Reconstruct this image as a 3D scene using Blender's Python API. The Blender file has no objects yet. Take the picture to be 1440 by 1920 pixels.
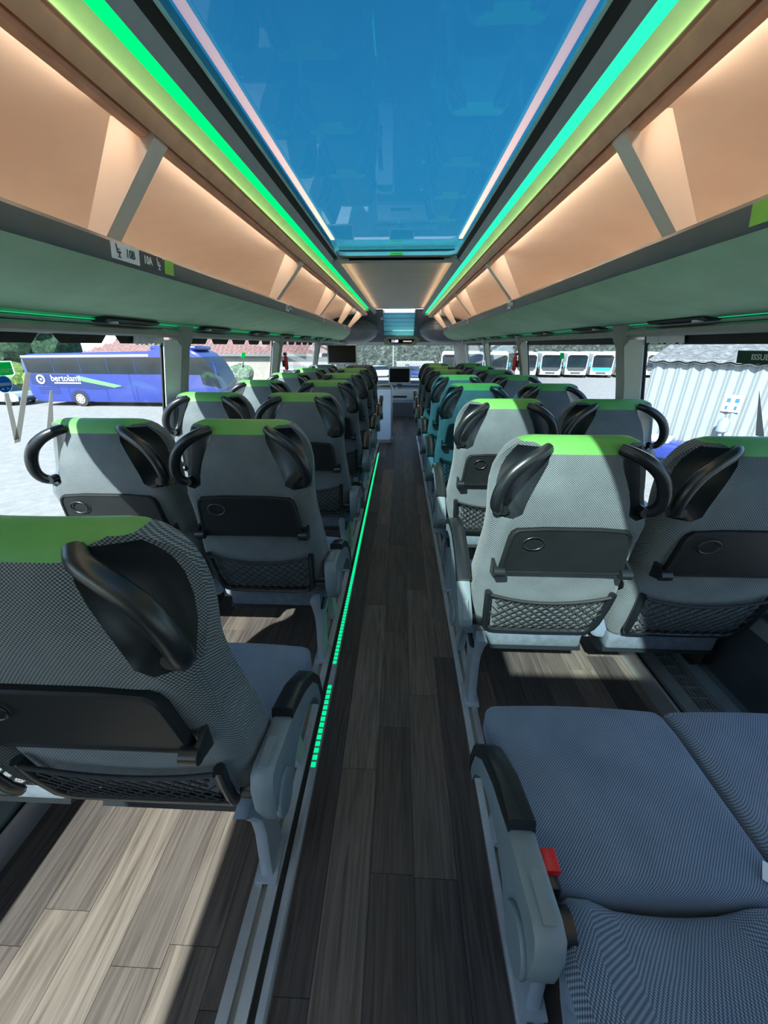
import bpy, bmesh, math, random
from mathutils import Vector, Matrix

random.seed(7)
SC = bpy.context.scene
COL = SC.collection
PI = math.pi

# ------------------------------------------------------------------ camera, sky, sun, exposure
cam_d = bpy.data.cameras.new('camera')
cam_d.sensor_fit = 'VERTICAL'
cam_d.sensor_height = 36.0
cam_d.lens = 709.86 / 1920 * 36.0
cam_d.clip_start = 0.02
cam_d.clip_end = 500
cam = bpy.data.objects.new('camera', cam_d)
COL.objects.link(cam)
cam.location = (0.0164, 0.0, 1.3929)
cam.rotation_euler = (PI / 2 - 0.4138, 0.0, 0.0407)
SC.camera = cam

SUN_DIR = Vector((0.50, 1.0, -1.0)).normalized()      # the way the sunlight travels
sun_d = bpy.data.lights.new('sun', 'SUN')
sun_d.energy = 20.0
sun_d.angle = math.radians(0.6)
sun_d.color = (1.0, 0.95, 0.87)
sun = bpy.data.objects.new('sun', sun_d)
COL.objects.link(sun)
sun.rotation_euler = SUN_DIR.to_track_quat('-Z', 'Y').to_euler()
sun.location = (-8, -7, 20)

world = bpy.data.worlds.new('sky')
SC.world = world
world.use_nodes = True
wn = world.node_tree.nodes
wl = world.node_tree.links
wn.clear()
w_out = wn.new('ShaderNodeOutputWorld')
w_bg = wn.new('ShaderNodeBackground')
w_sky = wn.new('ShaderNodeTexSky')
w_sky.sky_type = 'NISHITA'
w_sky.sun_disc = False
w_sky.sun_elevation = math.radians(42.5)
w_sky.sun_rotation = math.radians(204)
w_sky.air_density = 1.0
w_sky.dust_density = 0.6
w_sky.ozone_density = 2.0
w_bg.inputs['Strength'].default_value = 0.52
wl.new(w_sky.outputs[0], w_bg.inputs['Color'])
wl.new(w_bg.outputs[0], w_out.inputs['Surface'])

vs = SC.view_settings
vs.view_transform = 'Standard'
vs.look = 'None'
vs.exposure = 0.0
vs.gamma = 1.0
vs.use_curve_mapping = False

# ------------------------------------------------------------------ materials
MATS = {}


def new_mat(name):
    m = bpy.data.materials.new(name)
    m.use_nodes = True
    nt = m.node_tree
    b = nt.nodes['Principled BSDF']
    return m, nt, b


def node(nt, kind, **kw):
    n = nt.nodes.new(kind)
    for k, v in kw.items():
        if k in n.inputs:
            n.inputs[k].default_value = v
        else:
            setattr(n, k, v)
    return n


def plain(name, col, rough=0.5, metal=0.0, noise=0.12, nscale=14.0, spec=0.5, coat=0.0, bump=0.0):
    """A painted / moulded surface with slight procedural mottling."""
    m, nt, b = new_mat(name)
    tc = node(nt, 'ShaderNodeTexCoord')
    nz = node(nt, 'ShaderNodeTexNoise', Scale=nscale, Detail=4.0)
    nt.links.new(tc.outputs['Object'], nz.inputs['Vector'])
    rp = node(nt, 'ShaderNodeValToRGB')
    lo = [max(0, c * (1 - noise)) for c in col]
    hi = [min(1, c * (1 + noise)) for c in col]
    rp.color_ramp.elements[0].position = 0.3
    rp.color_ramp.elements[1].position = 0.7
    rp.color_ramp.elements[0].color = (*lo, 1)
    rp.color_ramp.elements[1].color = (*hi, 1)
    nt.links.new(nz.outputs['Fac'], rp.inputs['Fac'])
    nt.links.new(rp.outputs['Color'], b.inputs['Base Color'])
    b.inputs['Roughness'].default_value = rough
    b.inputs['Metallic'].default_value = metal
    b.inputs['Specular IOR Level'].default_value = spec
    b.inputs['Coat Weight'].default_value = coat
    if bump:
        n2 = node(nt, 'ShaderNodeTexNoise', Scale=600.0, Detail=2.0)
        nt.links.new(tc.outputs['Object'], n2.inputs['Vector'])
        bp = node(nt, 'ShaderNodeBump', Strength=bump, Distance=0.001)
        nt.links.new(n2.outputs['Fac'], bp.inputs['Height'])
        nt.links.new(bp.outputs['Normal'], b.inputs['Normal'])
    MATS[name] = m
    return m


def weave(name, dark, light, pitch, axis_mix, thr=(0.42, 0.62)):
    """Woven upholstery: a checker of raised light threads over dark gaps."""
    m, nt, b = new_mat(name)
    tc = node(nt, 'ShaderNodeTexCoord')
    sp = node(nt, 'ShaderNodeSeparateXYZ')
    nt.links.new(tc.outputs['Object'], sp.inputs[0])
    k = 2 * PI / pitch

    def mth(op, a, c=None, d=None):
        n = node(nt, 'ShaderNodeMath', operation=op)
        for i, v in enumerate((a, c, d)):
            if v is None:
                continue
            if isinstance(v, (int, float)):
                n.inputs[i].default_value = v
            else:
                nt.links.new(v, n.inputs[i])
        return n.outputs[0]
    v = mth('ADD', sp.outputs['Z'], mth('MULTIPLY', sp.outputs['Y'], axis_mix))
    u = sp.outputs['X']
    su = mth('SINE', mth('MULTIPLY', u, k))
    sv = mth('SINE', mth('MULTIPLY', v, k))
    pat = mth('MULTIPLY_ADD', mth('MULTIPLY', su, sv), 0.5, 0.5)
    nz = node(nt, 'ShaderNodeTexNoise', Scale=9.0, Detail=5.0)
    nt.links.new(tc.outputs['Object'], nz.inputs['Vector'])
    pat2 = mth('MULTIPLY_ADD', nz.outputs['Fac'], 0.35, mth('MULTIPLY_ADD', pat, 1.0, -0.17))
    rp = node(nt, 'ShaderNodeValToRGB')
    rp.color_ramp.elements[0].position = thr[0]
    rp.color_ramp.elements[1].position = thr[1]
    rp.color_ramp.elements[0].color = (*dark, 1)
    rp.color_ramp.elements[1].color = (*light, 1)
    nt.links.new(pat2, rp.inputs['Fac'])
    nt.links.new(rp.outputs['Color'], b.inputs['Base Color'])
    bp = node(nt, 'ShaderNodeBump', Strength=0.5, Distance=0.0015)
    nt.links.new(pat, bp.inputs['Height'])
    nt.links.new(bp.outputs['Normal'], b.inputs['Normal'])
    b.inputs['Roughness'].default_value = 0.9
    b.inputs['Specular IOR Level'].default_value = 0.2
    b.inputs['Sheen Weight'].default_value = 0.15
    MATS[name] = m
    return m


def wood(name):
    """Dark brown plank with grain along its length; every plank gets its own shade."""
    m, nt, b = new_mat(name)
    tc = node(nt, 'ShaderNodeTexCoord')
    oi = node(nt, 'ShaderNodeObjectInfo')
    mp = node(nt, 'ShaderNodeMapping')
    mp.inputs['Scale'].default_value = (60, 3.0, 1)
    nt.links.new(tc.outputs['Object'], mp.inputs['Vector'])
    cx = node(nt, 'ShaderNodeCombineXYZ')
    ml = node(nt, 'ShaderNodeMath', operation='MULTIPLY')
    ml.inputs[1].default_value = 90.0
    nt.links.new(oi.outputs['Random'], ml.inputs[0])
    nt.links.new(ml.outputs[0], cx.inputs['X'])
    nt.links.new(ml.outputs[0], cx.inputs['Y'])
    nt.links.new(cx.outputs[0], mp.inputs['Location'])
    nz = node(nt, 'ShaderNodeTexNoise', Scale=1.0, Detail=6.0, Distortion=1.4)
    nt.links.new(mp.outputs[0], nz.inputs['Vector'])
    g = node(nt, 'ShaderNodeValToRGB')
    e = g.color_ramp.elements
    e[0].position, e[1].position = 0.28, 0.75
    e[0].color = (0.36, 0.33, 0.31, 1)
    e[1].color = (1.0, 1.0, 1.0, 1)
    nt.links.new(nz.outputs['Fac'], g.inputs['Fac'])
    t = node(nt, 'ShaderNodeValToRGB')
    e = t.color_ramp.elements
    e[0].color = (0.058, 0.051, 0.050, 1)
    e[1].color = (0.19, 0.163, 0.138, 1)
    mid = e.new(0.5)
    mid.color = (0.108, 0.092, 0.083, 1)
    nt.links.new(oi.outputs['Random'], t.inputs['Fac'])
    mx = node(nt, 'ShaderNodeMix', data_type='RGBA', blend_type='MULTIPLY')
    mx.inputs[0].default_value = 1.0
    nt.links.new(t.outputs[0], mx.inputs[6])
    nt.links.new(g.outputs[0], mx.inputs[7])
    nt.links.new(mx.outputs[2], b.inputs['Base Color'])
    b.inputs['Roughness'].default_value = 0.55
    b.inputs['Specular IOR Level'].default_value = 0.4
    MATS[name] = m
    return m


def glow(name, col, strength):
    m = bpy.data.materials.new(name)
    m.use_nodes = True
    nt = m.node_tree
    nt.nodes.clear()
    o = node(nt, 'ShaderNodeOutputMaterial')
    e = node(nt, 'ShaderNodeEmission')
    e.inputs['Color'].default_value = (*col, 1)
    e.inputs['Strength'].default_value = strength
    nt.links.new(e.outputs[0], o.inputs['Surface'])
    MATS[name] = m
    return m


def pane_mat(name, tint, ior=1.45, rough=0.0, haze=None):
    """Thin tinted glazing: transmits with a tint, mirrors by Fresnel."""
    m = bpy.data.materials.new(name)
    m.use_nodes = True
    nt = m.node_tree
    nt.nodes.clear()
    o = node(nt, 'ShaderNodeOutputMaterial')
    tr = node(nt, 'ShaderNodeBsdfTransparent')
    tr.inputs['Color'].default_value = (*tint, 1)
    gl = node(nt, 'ShaderNodeBsdfGlossy')
    gl.inputs['Roughness'].default_value = rough
    lw = node(nt, 'ShaderNodeLayerWeight')
    lw.inputs['Blend'].default_value = 0.5
    f0 = ((ior - 1) / (ior + 1)) ** 2
    pw5 = node(nt, 'ShaderNodeMath', operation='POWER')
    pw5.inputs[1].default_value = 5.0
    nt.links.new(lw.outputs['Facing'], pw5.inputs[0])
    fr = node(nt, 'ShaderNodeMath', operation='MULTIPLY_ADD')
    fr.inputs[1].default_value = 1 - f0
    fr.inputs[2].default_value = f0
    nt.links.new(pw5.outputs[0], fr.inputs[0])
    mx = node(nt, 'ShaderNodeMixShader')
    nt.links.new(fr.outputs[0], mx.inputs[0])
    nt.links.new(gl.outputs[0], mx.inputs[2])
    if haze:
        df = node(nt, 'ShaderNodeBsdfTranslucent')
        df.inputs['Color'].default_value = (*haze[0], 1)
        m2 = node(nt, 'ShaderNodeMixShader')
        m2.inputs[0].default_value = haze[1]
        nt.links.new(tr.outputs[0], m2.inputs[1])
        nt.links.new(df.outputs[0], m2.inputs[2])
        nt.links.new(m2.outputs[0], mx.inputs[1])
    else:
        nt.links.new(tr.outputs[0], mx.inputs[1])
    nt.links.new(mx.outputs[0], o.inputs['Surface'])
    MATS[name] = m
    return m


def speckle(name, cols, scale=5.0, rough=0.9, detail=8.0, bump=0.0, coord='Object'):
    """Foliage, gravel, scrub: a noisy blend of several colours."""
    m, nt, b = new_mat(name)
    tc = node(nt, 'ShaderNodeTexCoord')
    nz = node(nt, 'ShaderNodeTexNoise', Scale=scale, Detail=detail, Roughness=0.75)
    nt.links.new(tc.outputs[coord], nz.inputs['Vector'])
    rp = node(nt, 'ShaderNodeValToRGB')
    el = rp.color_ramp.elements
    n = len(cols)
    el[0].position, el[1].position = 0.32, 0.68
    el[0].color = (*cols[0], 1)
    el[1].color = (*cols[-1], 1)
    for i in range(1, n - 1):
        x = el.new(0.32 + 0.36 * i / (n - 1))
        x.color = (*cols[i], 1)
    nt.links.new(nz.outputs['Fac'], rp.inputs['Fac'])
    nt.links.new(rp.outputs['Color'], b.inputs['Base Color'])
    b.inputs['Roughness'].default_value = rough
    b.inputs['Specular IOR Level'].default_value = 0.2
    if bump:
        bp = node(nt, 'ShaderNodeBump', Strength=1.0, Distance=bump)
        nt.links.new(nz.outputs['Fac'], bp.inputs['Height'])
        nt.links.new(bp.outputs['Normal'], b.inputs['Normal'])
    MATS[name] = m
    return m


weave('fabric_back', (0.028, 0.036, 0.042), (0.165, 0.195, 0.208), 0.0064, 0.6)
weave('fabric_seat', (0.060, 0.088, 0.13), (0.23, 0.30, 0.39), 0.0060, 1.0, (0.40, 0.66))
plain('fabric_plain', (0.10, 0.125, 0.15), 0.9, noise=0.15, nscale=40, spec=0.15, bump=0.4)
plain('green_leather', (0.08, 0.27, 0.055), 0.5, noise=0.08, bump=0.3)
plain('grey_leather', (0.06, 0.075, 0.08), 0.5, noise=0.08, bump=0.3)
plain('black_plastic', (0.008, 0.011, 0.013), 0.33, noise=0.1, bump=0.1)
plain('tray_plastic', (0.009, 0.011, 0.012), 0.5, noise=0.15, bump=0.25, spec=0.25)
plain('net_black', (0.012, 0.014, 0.016), 0.8)
plain('arm_grey', (0.14, 0.18, 0.20), 0.5, noise=0.08, bump=0.3)
plain('leg_paint', (0.28, 0.33, 0.38), 0.42, noise=0.06)
plain('red_plastic', (0.55, 0.01, 0.015), 0.35)
plain('aluminium', (0.62, 0.66, 0.70), 0.38, metal=0.75, noise=0.06, nscale=30)
plain('black_rubber', (0.010, 0.012, 0.013), 0.7)
plain('rack_cream', (0.76, 0.65, 0.55), 0.65, noise=0.04, nscale=6)
plain('divider_cream_lit', (0.88, 0.77, 0.66), 0.6, noise=0.04, nscale=6)  # lighter copy of the rack cream, light put into the colour
plain('rack_brown', (0.92, 0.50, 0.30), 0.5, noise=0.10, nscale=20)
plain('rack_green', (0.44, 0.66, 0.46), 0.85, noise=0.08, nscale=7, spec=0.2)
plain('rack_lip', (0.085, 0.10, 0.095), 0.45, noise=0.08)
plain('cove_white', (0.86, 0.86, 0.70), 0.5, noise=0.05)
plain('band_grey', (0.33, 0.37, 0.39), 0.5, noise=0.06)
plain('ceiling_grey', (0.42, 0.40, 0.38), 0.5, noise=0.06, nscale=5)
plain('pillar_grey', (0.30, 0.32, 0.31), 0.55, noise=0.06)
plain('reveal_white', (0.66, 0.72, 0.75), 0.5, noise=0.04)
plain('wall_dark', (0.045, 0.052, 0.060), 0.75, noise=0.2, nscale=8)
plain('sill_grey', (0.20, 0.21, 0.20), 0.55)
plain('heater_grey', (0.19, 0.23, 0.25), 0.5)
plain('dome_grey', (0.16, 0.20, 0.24), 0.5)
plain('screen_black', (0.005, 0.006, 0.007), 0.3, spec=0.15)
plain('frame_silver', (0.45, 0.48, 0.50), 0.4, metal=0.3)
plain('glow_teal', (0.34, 0.62, 0.60), 0.5)  # teal glow of the skylight edge, put in as colour
plain('display_olive', (0.24, 0.29, 0.20), 0.5)
plain('white_print', (0.80, 0.82, 0.82), 0.5, noise=0.02)
plain('dark_print', (0.035, 0.045, 0.055), 0.5)
plain('label_white', (0.66, 0.70, 0.71), 0.5, noise=0.04)
plain('label_green', (0.20, 0.48, 0.06), 0.5)
plain('sign_green', (0.01, 0.30, 0.10), 0.5)
plain('sign_dark', (0.012, 0.055, 0.04), 0.5)
plain('sign_blue', (0.02, 0.10, 0.30), 0.5)
plain('decal_grey', (0.20, 0.20, 0.20), 0.7)
plain('frit', (0.012, 0.014, 0.015), 0.6)
plain('roof_skin', (0.35, 0.36, 0.36), 0.6)
plain('box_dark', (0.03, 0.035, 0.04), 0.6)


def backlit(name, col, mix=0.6):
    m = bpy.data.materials.new(name)
    m.use_nodes = True
    nt = m.node_tree
    nt.nodes.clear()
    o = node(nt, 'ShaderNodeOutputMaterial')
    d = node(nt, 'ShaderNodeBsdfDiffuse')
    t = node(nt, 'ShaderNodeBsdfTranslucent')
    d.inputs['Color'].default_value = (*col, 1)
    t.inputs['Color'].default_value = (*col, 1)
    x = node(nt, 'ShaderNodeMixShader')
    x.inputs[0].default_value = mix
    nt.links.new(d.outputs[0], x.inputs[1])
    nt.links.new(t.outputs[0], x.inputs[2])
    nt.links.new(x.outputs[0], o.inputs['Surface'])
    MATS[name] = m


backlit('film_green', (0.0, 0.62, 0.20))
backlit('film_blue', (0.01, 0.16, 0.42))
backlit('film_white', (0.85, 0.9, 0.9))
backlit('film_grey', (0.46, 0.45, 0.43))
backlit('blind_film', (0.20, 0.50, 0.48), 0.7)
wood('plank_wood')
pane_mat('window_glass', (0.90, 0.955, 0.97), 1.3)
pane_mat('skylight_glass', (0.17, 0.46, 0.52), 1.5)
pane_mat('added_hatch_glass', (0.70, 0.79, 0.80), 1.45)  # for the added, unseen opening above the camera
pane_mat('screen_glass', (0.55, 0.65, 0.75), 1.3, haze=((0.93, 0.96, 1.0), 0.75))
glow('led_green', (0.0, 0.85, 0.16), 1.6)
glow('led_teal', (0.02, 0.85, 0.40), 1.6)
glow('led_warm', (1.0, 0.45, 0.20), 7.0)
glow('led_rack', (1.0, 0.83, 0.66), 42.0)
glow('fill_lime', (0.42, 1.0, 0.22), 11.0)  # added hidden fill that brightens the cove reflector
glow('led_ceiling', (1.0, 0.66, 0.38), 9.0)
glow('led_floor', (0.0, 1.0, 0.28), 1.4)
glow('led_edge', (0.02, 0.75, 0.30), 0.7)
glow('led_clock', (0.62, 0.52, 1.0), 2.2)
glow('led_clock_bar', (0.9, 0.55, 0.75), 0.9)
# outdoors
speckle('gravel', [(0.155, 0.155, 0.15), (0.185, 0.185, 0.18), (0.225, 0.225, 0.215)], 3.0)
speckle('scrub', [(0.008, 0.014, 0.012), (0.032, 0.043, 0.037), (0.15, 0.165, 0.15)], 1.6, bump=0.4)
speckle('leaf_dark', [(0.006, 0.02, 0.012), (0.02, 0.05, 0.028), (0.08, 0.13, 0.07)], 2.6, bump=0.3)
speckle('leaf_hedge', [(0.03, 0.07, 0.02), (0.12, 0.2, 0.05), (0.28, 0.36, 0.11)], 4.0, bump=0.2)
speckle('leaf_grey', [(0.04, 0.07, 0.045), (0.14, 0.2, 0.14), (0.38, 0.44, 0.36)], 5.0, bump=0.2)
plain('bus_blue', (0.012, 0.027, 0.17), 0.25, coat=0.4, noise=0.05)
plain('bus_blue_dark', (0.010, 0.022, 0.10), 0.25, noise=0.1)
plain('bus_glass', (0.006, 0.012, 0.018), 0.12, noise=0.3, nscale=0.8)
plain('bus_white', (0.31, 0.335, 0.35), 0.35, noise=0.03)
plain('bus_sky', (0.02, 0.25, 0.62), 0.3)
plain('swoosh_green', (0.10, 0.35, 0.10), 0.4)
plain('tyre', (0.012, 0.012, 0.013), 0.85)
plain('rim_metal', (0.55, 0.56, 0.57), 0.35, metal=0.6)
plain('car_silver', (0.30, 0.38, 0.44), 0.28, metal=0.3)
plain('stucco', (0.27, 0.25, 0.215), 0.85, noise=0.03, nscale=2)
plain('barn_white', (0.175, 0.20, 0.21), 0.5, noise=0.03, nscale=1)
speckle('fibre_roof', [(0.05, 0.055, 0.06), (0.10, 0.105, 0.11), (0.19, 0.195, 0.20)], 5.0)
plain('tile_pink', (0.17, 0.095, 0.088), 0.8, noise=0.25, nscale=3)
plain('gutter_green', (0.10, 0.14, 0.14), 0.6)
plain('concrete_grey', (0.22, 0.25, 0.28), 0.8)
plain('fence_pale', (0.22, 0.23, 0.23), 0.8)


# ------------------------------------------------------------------ mesh helpers
class MB:
    """Collects vertices and faces; build() links them as one mesh object."""

    def __init__(self):
        self.v, self.f = [], []

    def add(self, verts, faces):
        o = len(self.v)
        self.v += [tuple(p) for p in verts]
        self.f += [tuple(i + o for i in f) for f in faces]
        return self

    def box(self, x0, x1, y0, y1, z0, z1):
        vs_ = [(x, y, z) for x in (x0, x1) for y in (y0, y1) for z in (z0, z1)]
        return self.add(vs_, [(0, 1, 3, 2), (4, 6, 7, 5), (0, 4, 5, 1), (2, 3, 7, 6), (0, 2, 6, 4), (1, 5, 7, 3)])

    def quad(self, a, b, c, d):
        return self.add([a, b, c, d], [(0, 1, 2, 3)])

    def prism(self, poly, axis, a, b):
        """polygon in the other two axes (cyclic order) extruded from a to b along axis"""
        def put(p, t):
            if axis == 'x':
                return (t, p[0], p[1])
            if axis == 'y':
                return (p[0], t, p[1])
            return (p[0], p[1], t)
        n = len(poly)
        vs_ = [put(p, a) for p in poly] + [put(p, b) for p in poly]
        fs = [(i, (i + 1) % n, n + (i + 1) % n, n + i) for i in range(n)]
        fs += [tuple(reversed(range(n))), tuple(range(n, 2 * n))]
        return self.add(vs_, fs)

    def loft(self, rings, closed=True, cap=True):
        n = len(rings[0])
        vs_ = [p for r in rings for p in r]
        fs = []
        for i in range(len(rings) - 1):
            for j in range(n if closed else n - 1):
                k = (j + 1) % n
                fs.append((i * n + j, i * n + k, (i + 1) * n + k, (i + 1) * n + j))
        if cap and closed:
            fs.append(tuple(reversed(range(n))))
            fs.append(tuple((len(rings) - 1) * n + j for j in range(n)))
        return self.add(vs_, fs)

    def tube(self, path, r, n=8, cap=True, sx=1.0):
        path = [Vector(p) for p in path]
        rings = []
        up = None
        for i, p in enumerate(path):
            t = (path[min(i + 1, len(path) - 1)] - path[max(i - 1, 0)]).normalized()
            if up is None:
                up = Vector((0, 0, 1)) if abs(t.z) < 0.9 else Vector((1, 0, 0))
            s = t.cross(up).normalized()
            up = s.cross(t).normalized()
            rr = r[i] if isinstance(r, (list, tuple)) else r
            rings.append([p + s * (math.cos(2 * PI * k / n) * rr * sx) + up * (math.sin(2 * PI * k / n) * rr) for k in range(n)])
        return self.loft(rings, True, cap)

    def cyl(self, c, axis, r, h, n=16, r2=None):
        a = Vector((0, 0, 0))
        i = 'xyz'.index(axis)
        d = [0, 0, 0]
        d[i] = 1
        d = Vector(d)
        c = Vector(c)
        p0, p1 = c - d * h / 2, c + d * h / 2
        e1 = Vector((0, 0, 1)) if axis != 'z' else Vector((1, 0, 0))
        e2 = d.cross(e1)
        r2 = r if r2 is None else r2
        rings = [[p + (e1 * math.cos(2 * PI * k / n) + e2 * math.sin(2 * PI * k / n)) * q for k in range(n)] for p, q in ((p0, r), (p1, r2))]
        return self.loft(rings)

    def mesh(self, name, mat, smooth=35.0):
        me = bpy.data.meshes.new(name)
        me.from_pydata(self.v, [], self.f)
        me.update()
        bm = bmesh.new()
        bm.from_mesh(me)
        bmesh.ops.recalc_face_normals(bm, faces=bm.faces)
        bm.to_mesh(me)
        bm.free()
        if smooth:
            for p in me.polygons:
                p.use_smooth = True
            me.set_sharp_from_angle(angle=math.radians(smooth))
        me.materials.append(MATS[mat])
        return me

    def build(self, name, mat, parent=None, smooth=35.0):
        return link(name, self.mesh(name, mat, smooth), parent)


def link(name, mesh, parent=None, loc=None):
    o = bpy.data.objects.new(name, mesh)
    COL.objects.link(o)
    if parent is not None:
        o.parent = parent
    if loc is not None:
        o.location = loc
    return o


def empty(name, loc=(0, 0, 0), rz=0.0):
    o = bpy.data.objects.new(name, None)
    COL.objects.link(o)
    o.location = loc
    o.rotation_euler = (0, 0, rz)
    o.empty_display_size = 0.1
    return o


def tag(o, label, cat, group=None, kind=None):
    o['label'] = label
    o['category'] = cat
    if group:
        o['group'] = group
    if kind:
        o['kind'] = kind
    return o


def struct(o, label=None):
    o['kind'] = 'structure'
    if label:
        o['label'] = label
    return o


def rbox_mesh(name, size, r, mat, seg=3, centre=(0, 0, 0), fn=None, cuts=0):
    """a box with rounded edges; fn may warp its vertices"""
    bm = bmesh.new()
    bmesh.ops.create_cube(bm, size=1.0)
    for v in bm.verts:
        v.co = Vector((v.co.x * size[0], v.co.y * size[1], v.co.z * size[2]))
    bmesh.ops.bevel(bm, geom=list(bm.edges), offset=r, segments=seg, profile=0.5, affect='EDGES')
    if cuts:
        bmesh.ops.subdivide_edges(bm, edges=[e for e in bm.edges if e.calc_length() > 0.08], cuts=cuts, use_grid_fill=True)
    for v in bm.verts:
        v.co += Vector(centre)
        if fn:
            v.co = Vector(fn(v.co))
    me = bpy.data.meshes.new(name)
    bm.to_mesh(me)
    bm.free()
    for p in me.polygons:
        p.use_smooth = True
    me.set_sharp_from_angle(angle=math.radians(40))
    me.materials.append(MATS[mat])
    return me


def text_mesh(s, size, mat, name='lettering', extrude=0.0, bold=0.0, align='CENTER'):
    cu = bpy.data.curves.new(name, 'FONT')
    cu.body = s
    cu.size = size
    cu.align_x = align
    cu.align_y = 'CENTER'
    cu.extrude = extrude
    cu.offset = bold
    cu.resolution_u = 3
    ob = bpy.data.objects.new(name, cu)
    COL.objects.link(ob)
    dg = bpy.context.evaluated_depsgraph_get()
    me = bpy.data.meshes.new_from_object(ob.evaluated_get(dg))
    bpy.data.objects.remove(ob)
    bpy.data.curves.remove(cu)
    me.materials.clear()
    me.materials.append(MATS[mat])
    me.name = name
    return me


def place_text(s, size, mat, origin, right, up, parent=None, name='lettering', bold=0.0, sx=1.0, lift=0.0015):
    me = text_mesh(s, size, mat, name, 0.0004 * max(1, size / 0.05), bold)
    r = Vector(right).normalized()
    u = Vector(up).normalized()
    n = r.cross(u)
    o = Vector(origin) + n * lift
    for v in me.vertices:
        v.co = o + r * (v.co.x * sx) + u * v.co.y + n * v.co.z
    return link(name, me, parent)


def sweep(prof, ys, closed=False):
    """prof: list of (x,z) or a function y -> list; swept along world Y"""
    m = MB()
    rings = []
    for y in ys:
        p = prof(y) if callable(prof) else prof
        rings.append([(x, y, z) for x, z in p])
    m.loft(rings, closed, closed)
    return m


# ------------------------------------------------------------------ the shell of the deck
Y0, Y1 = -2.6, 8.75          # rear and front of the deck
CX = -0.025                  # centre line of the roof structures


def mirror(pts, s):
    return [(CX + s * x, z) for x, z in pts]


floor = struct(link('floor', MB().box(-1.42, 1.42, Y0, Y1, -0.08, -0.006).mesh('floor', 'box_dark', 0)))
plank_meshes = {}
PW = 0.1247


def plank_mesh(L):
    L = round(L, 2)
    if L not in plank_meshes:
        plank_meshes[L] = MB().box(-PW / 2 + 0.0006, PW / 2 - 0.0006, 0, L - 0.0012, -0.005, 0.0).mesh('plank', 'plank_wood', 0)
    return plank_meshes[L]


x0 = -0.0468 - PW * 10
for c in range(22):
    cx = x0 + PW * (c + 0.5)
    if abs(cx) > 1.36:
        continue
    aisle = abs(cx - 0.02) < 0.34
    y = -1.0 + random.uniform(-0.6, -0.1)
    end = 8.3 if aisle else 6.5
    if c == 10:
        cuts = [-0.9, -0.05, 0.58, 1.04, 1.59, 2.55, 3.45, 4.3, 5.1, 6.0, 6.9, 7.8, 8.4]
        for a, b in zip(cuts[:-1], cuts[1:]):
            link('plank', plank_mesh(b - a), floor, (cx, a, 0))
        continue
    while y < end:
        L = random.choice((0.62, 0.78, 0.94, 1.1))
        ya = max(y, -1.0)
        link('plank', plank_mesh(y + L - ya), floor, (cx, ya, 0))
        y += L

# lower side walls with sill, one per side
for s, nm in ((-1, 'wall_left'), (1, 'wall_right')):
    w = struct(MB().box(min(s * 1.33, s * 1.40), max(s * 1.33, s * 1.40), Y0, Y1, -0.02, 0.56).build(nm, 'wall_dark'))
    MB().prism([(s * 1.30, 0.545), (s * 1.30, 0.575), (s * 1.345, 0.595), (s * 1.40, 0.595), (s * 1.40, 0.545)], 'y', Y0, Y1).build('sill', 'sill_grey', w)
    MB().box(min(s * 1.315, s * 1.332), max(s * 1.315, s * 1.332), Y0, Y1, 0.44, 0.50).build('wall_rail', 'sill_grey', w)
    # outer skin above the windows keeps the roof light-tight
    MB().box(min(s * 1.205, s * 1.222), max(s * 1.205, s * 1.222), Y0, Y1, 1.484, 1.60).build('roof_side', 'roof_skin', w)
    MB().box(min(s * 1.26, s * 1.285), max(s * 1.26, s * 1.285), Y0, Y1, 1.58, 2.06).build('roof_side', 'roof_skin', w)

wr = struct(MB().box(-1.40, 1.40, Y0 - 0.05, Y0, -0.02, 2.06).build('wall_rear', 'band_grey'))
wf = struct(MB().box(-1.40, 1.40, Y1 - 0.05, Y1, -0.02, 0.70).build('wall_front', 'dome_grey'))
MB().box(-1.40, 1.40, Y1 - 0.12, Y1, 1.40, 2.06).build('header', 'box_dark', wf)

# roof: two side slabs, the slab ahead of the skylight and the one behind
roof = struct(MB().box(-1.30, CX - 0.46, Y0 - 0.05, Y1, 2.025, 2.06).build('roof', 'roof_skin'))
MB().box(CX + 0.46, 1.30, Y0 - 0.05, Y1, 2.025, 2.06).build('roof_slab', 'roof_skin', roof)
MB().box(CX - 0.47, CX + 0.47, 3.18, 7.70, 2.025, 2.06).build('roof_slab', 'roof_skin', roof)
MB().box(CX - 0.47, CX + 0.47, 8.34, Y1, 2.025, 2.06).build('roof_slab', 'roof_skin', roof)

# ------------------------------------------------------------------ skylight and ceiling
SKY_F = 3.05
sky = struct(empty('window_roof', (CX, SKY_F, 1.95)), 'long tinted glass roof panel over the aisle')
sky.location = (0, 0, 0)
MB().box(CX - 0.465, CX + 0.465, 1.03, SKY_F + 0.08, 1.998, 2.004).build('pane', 'skylight_glass', sky, 0)
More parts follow.
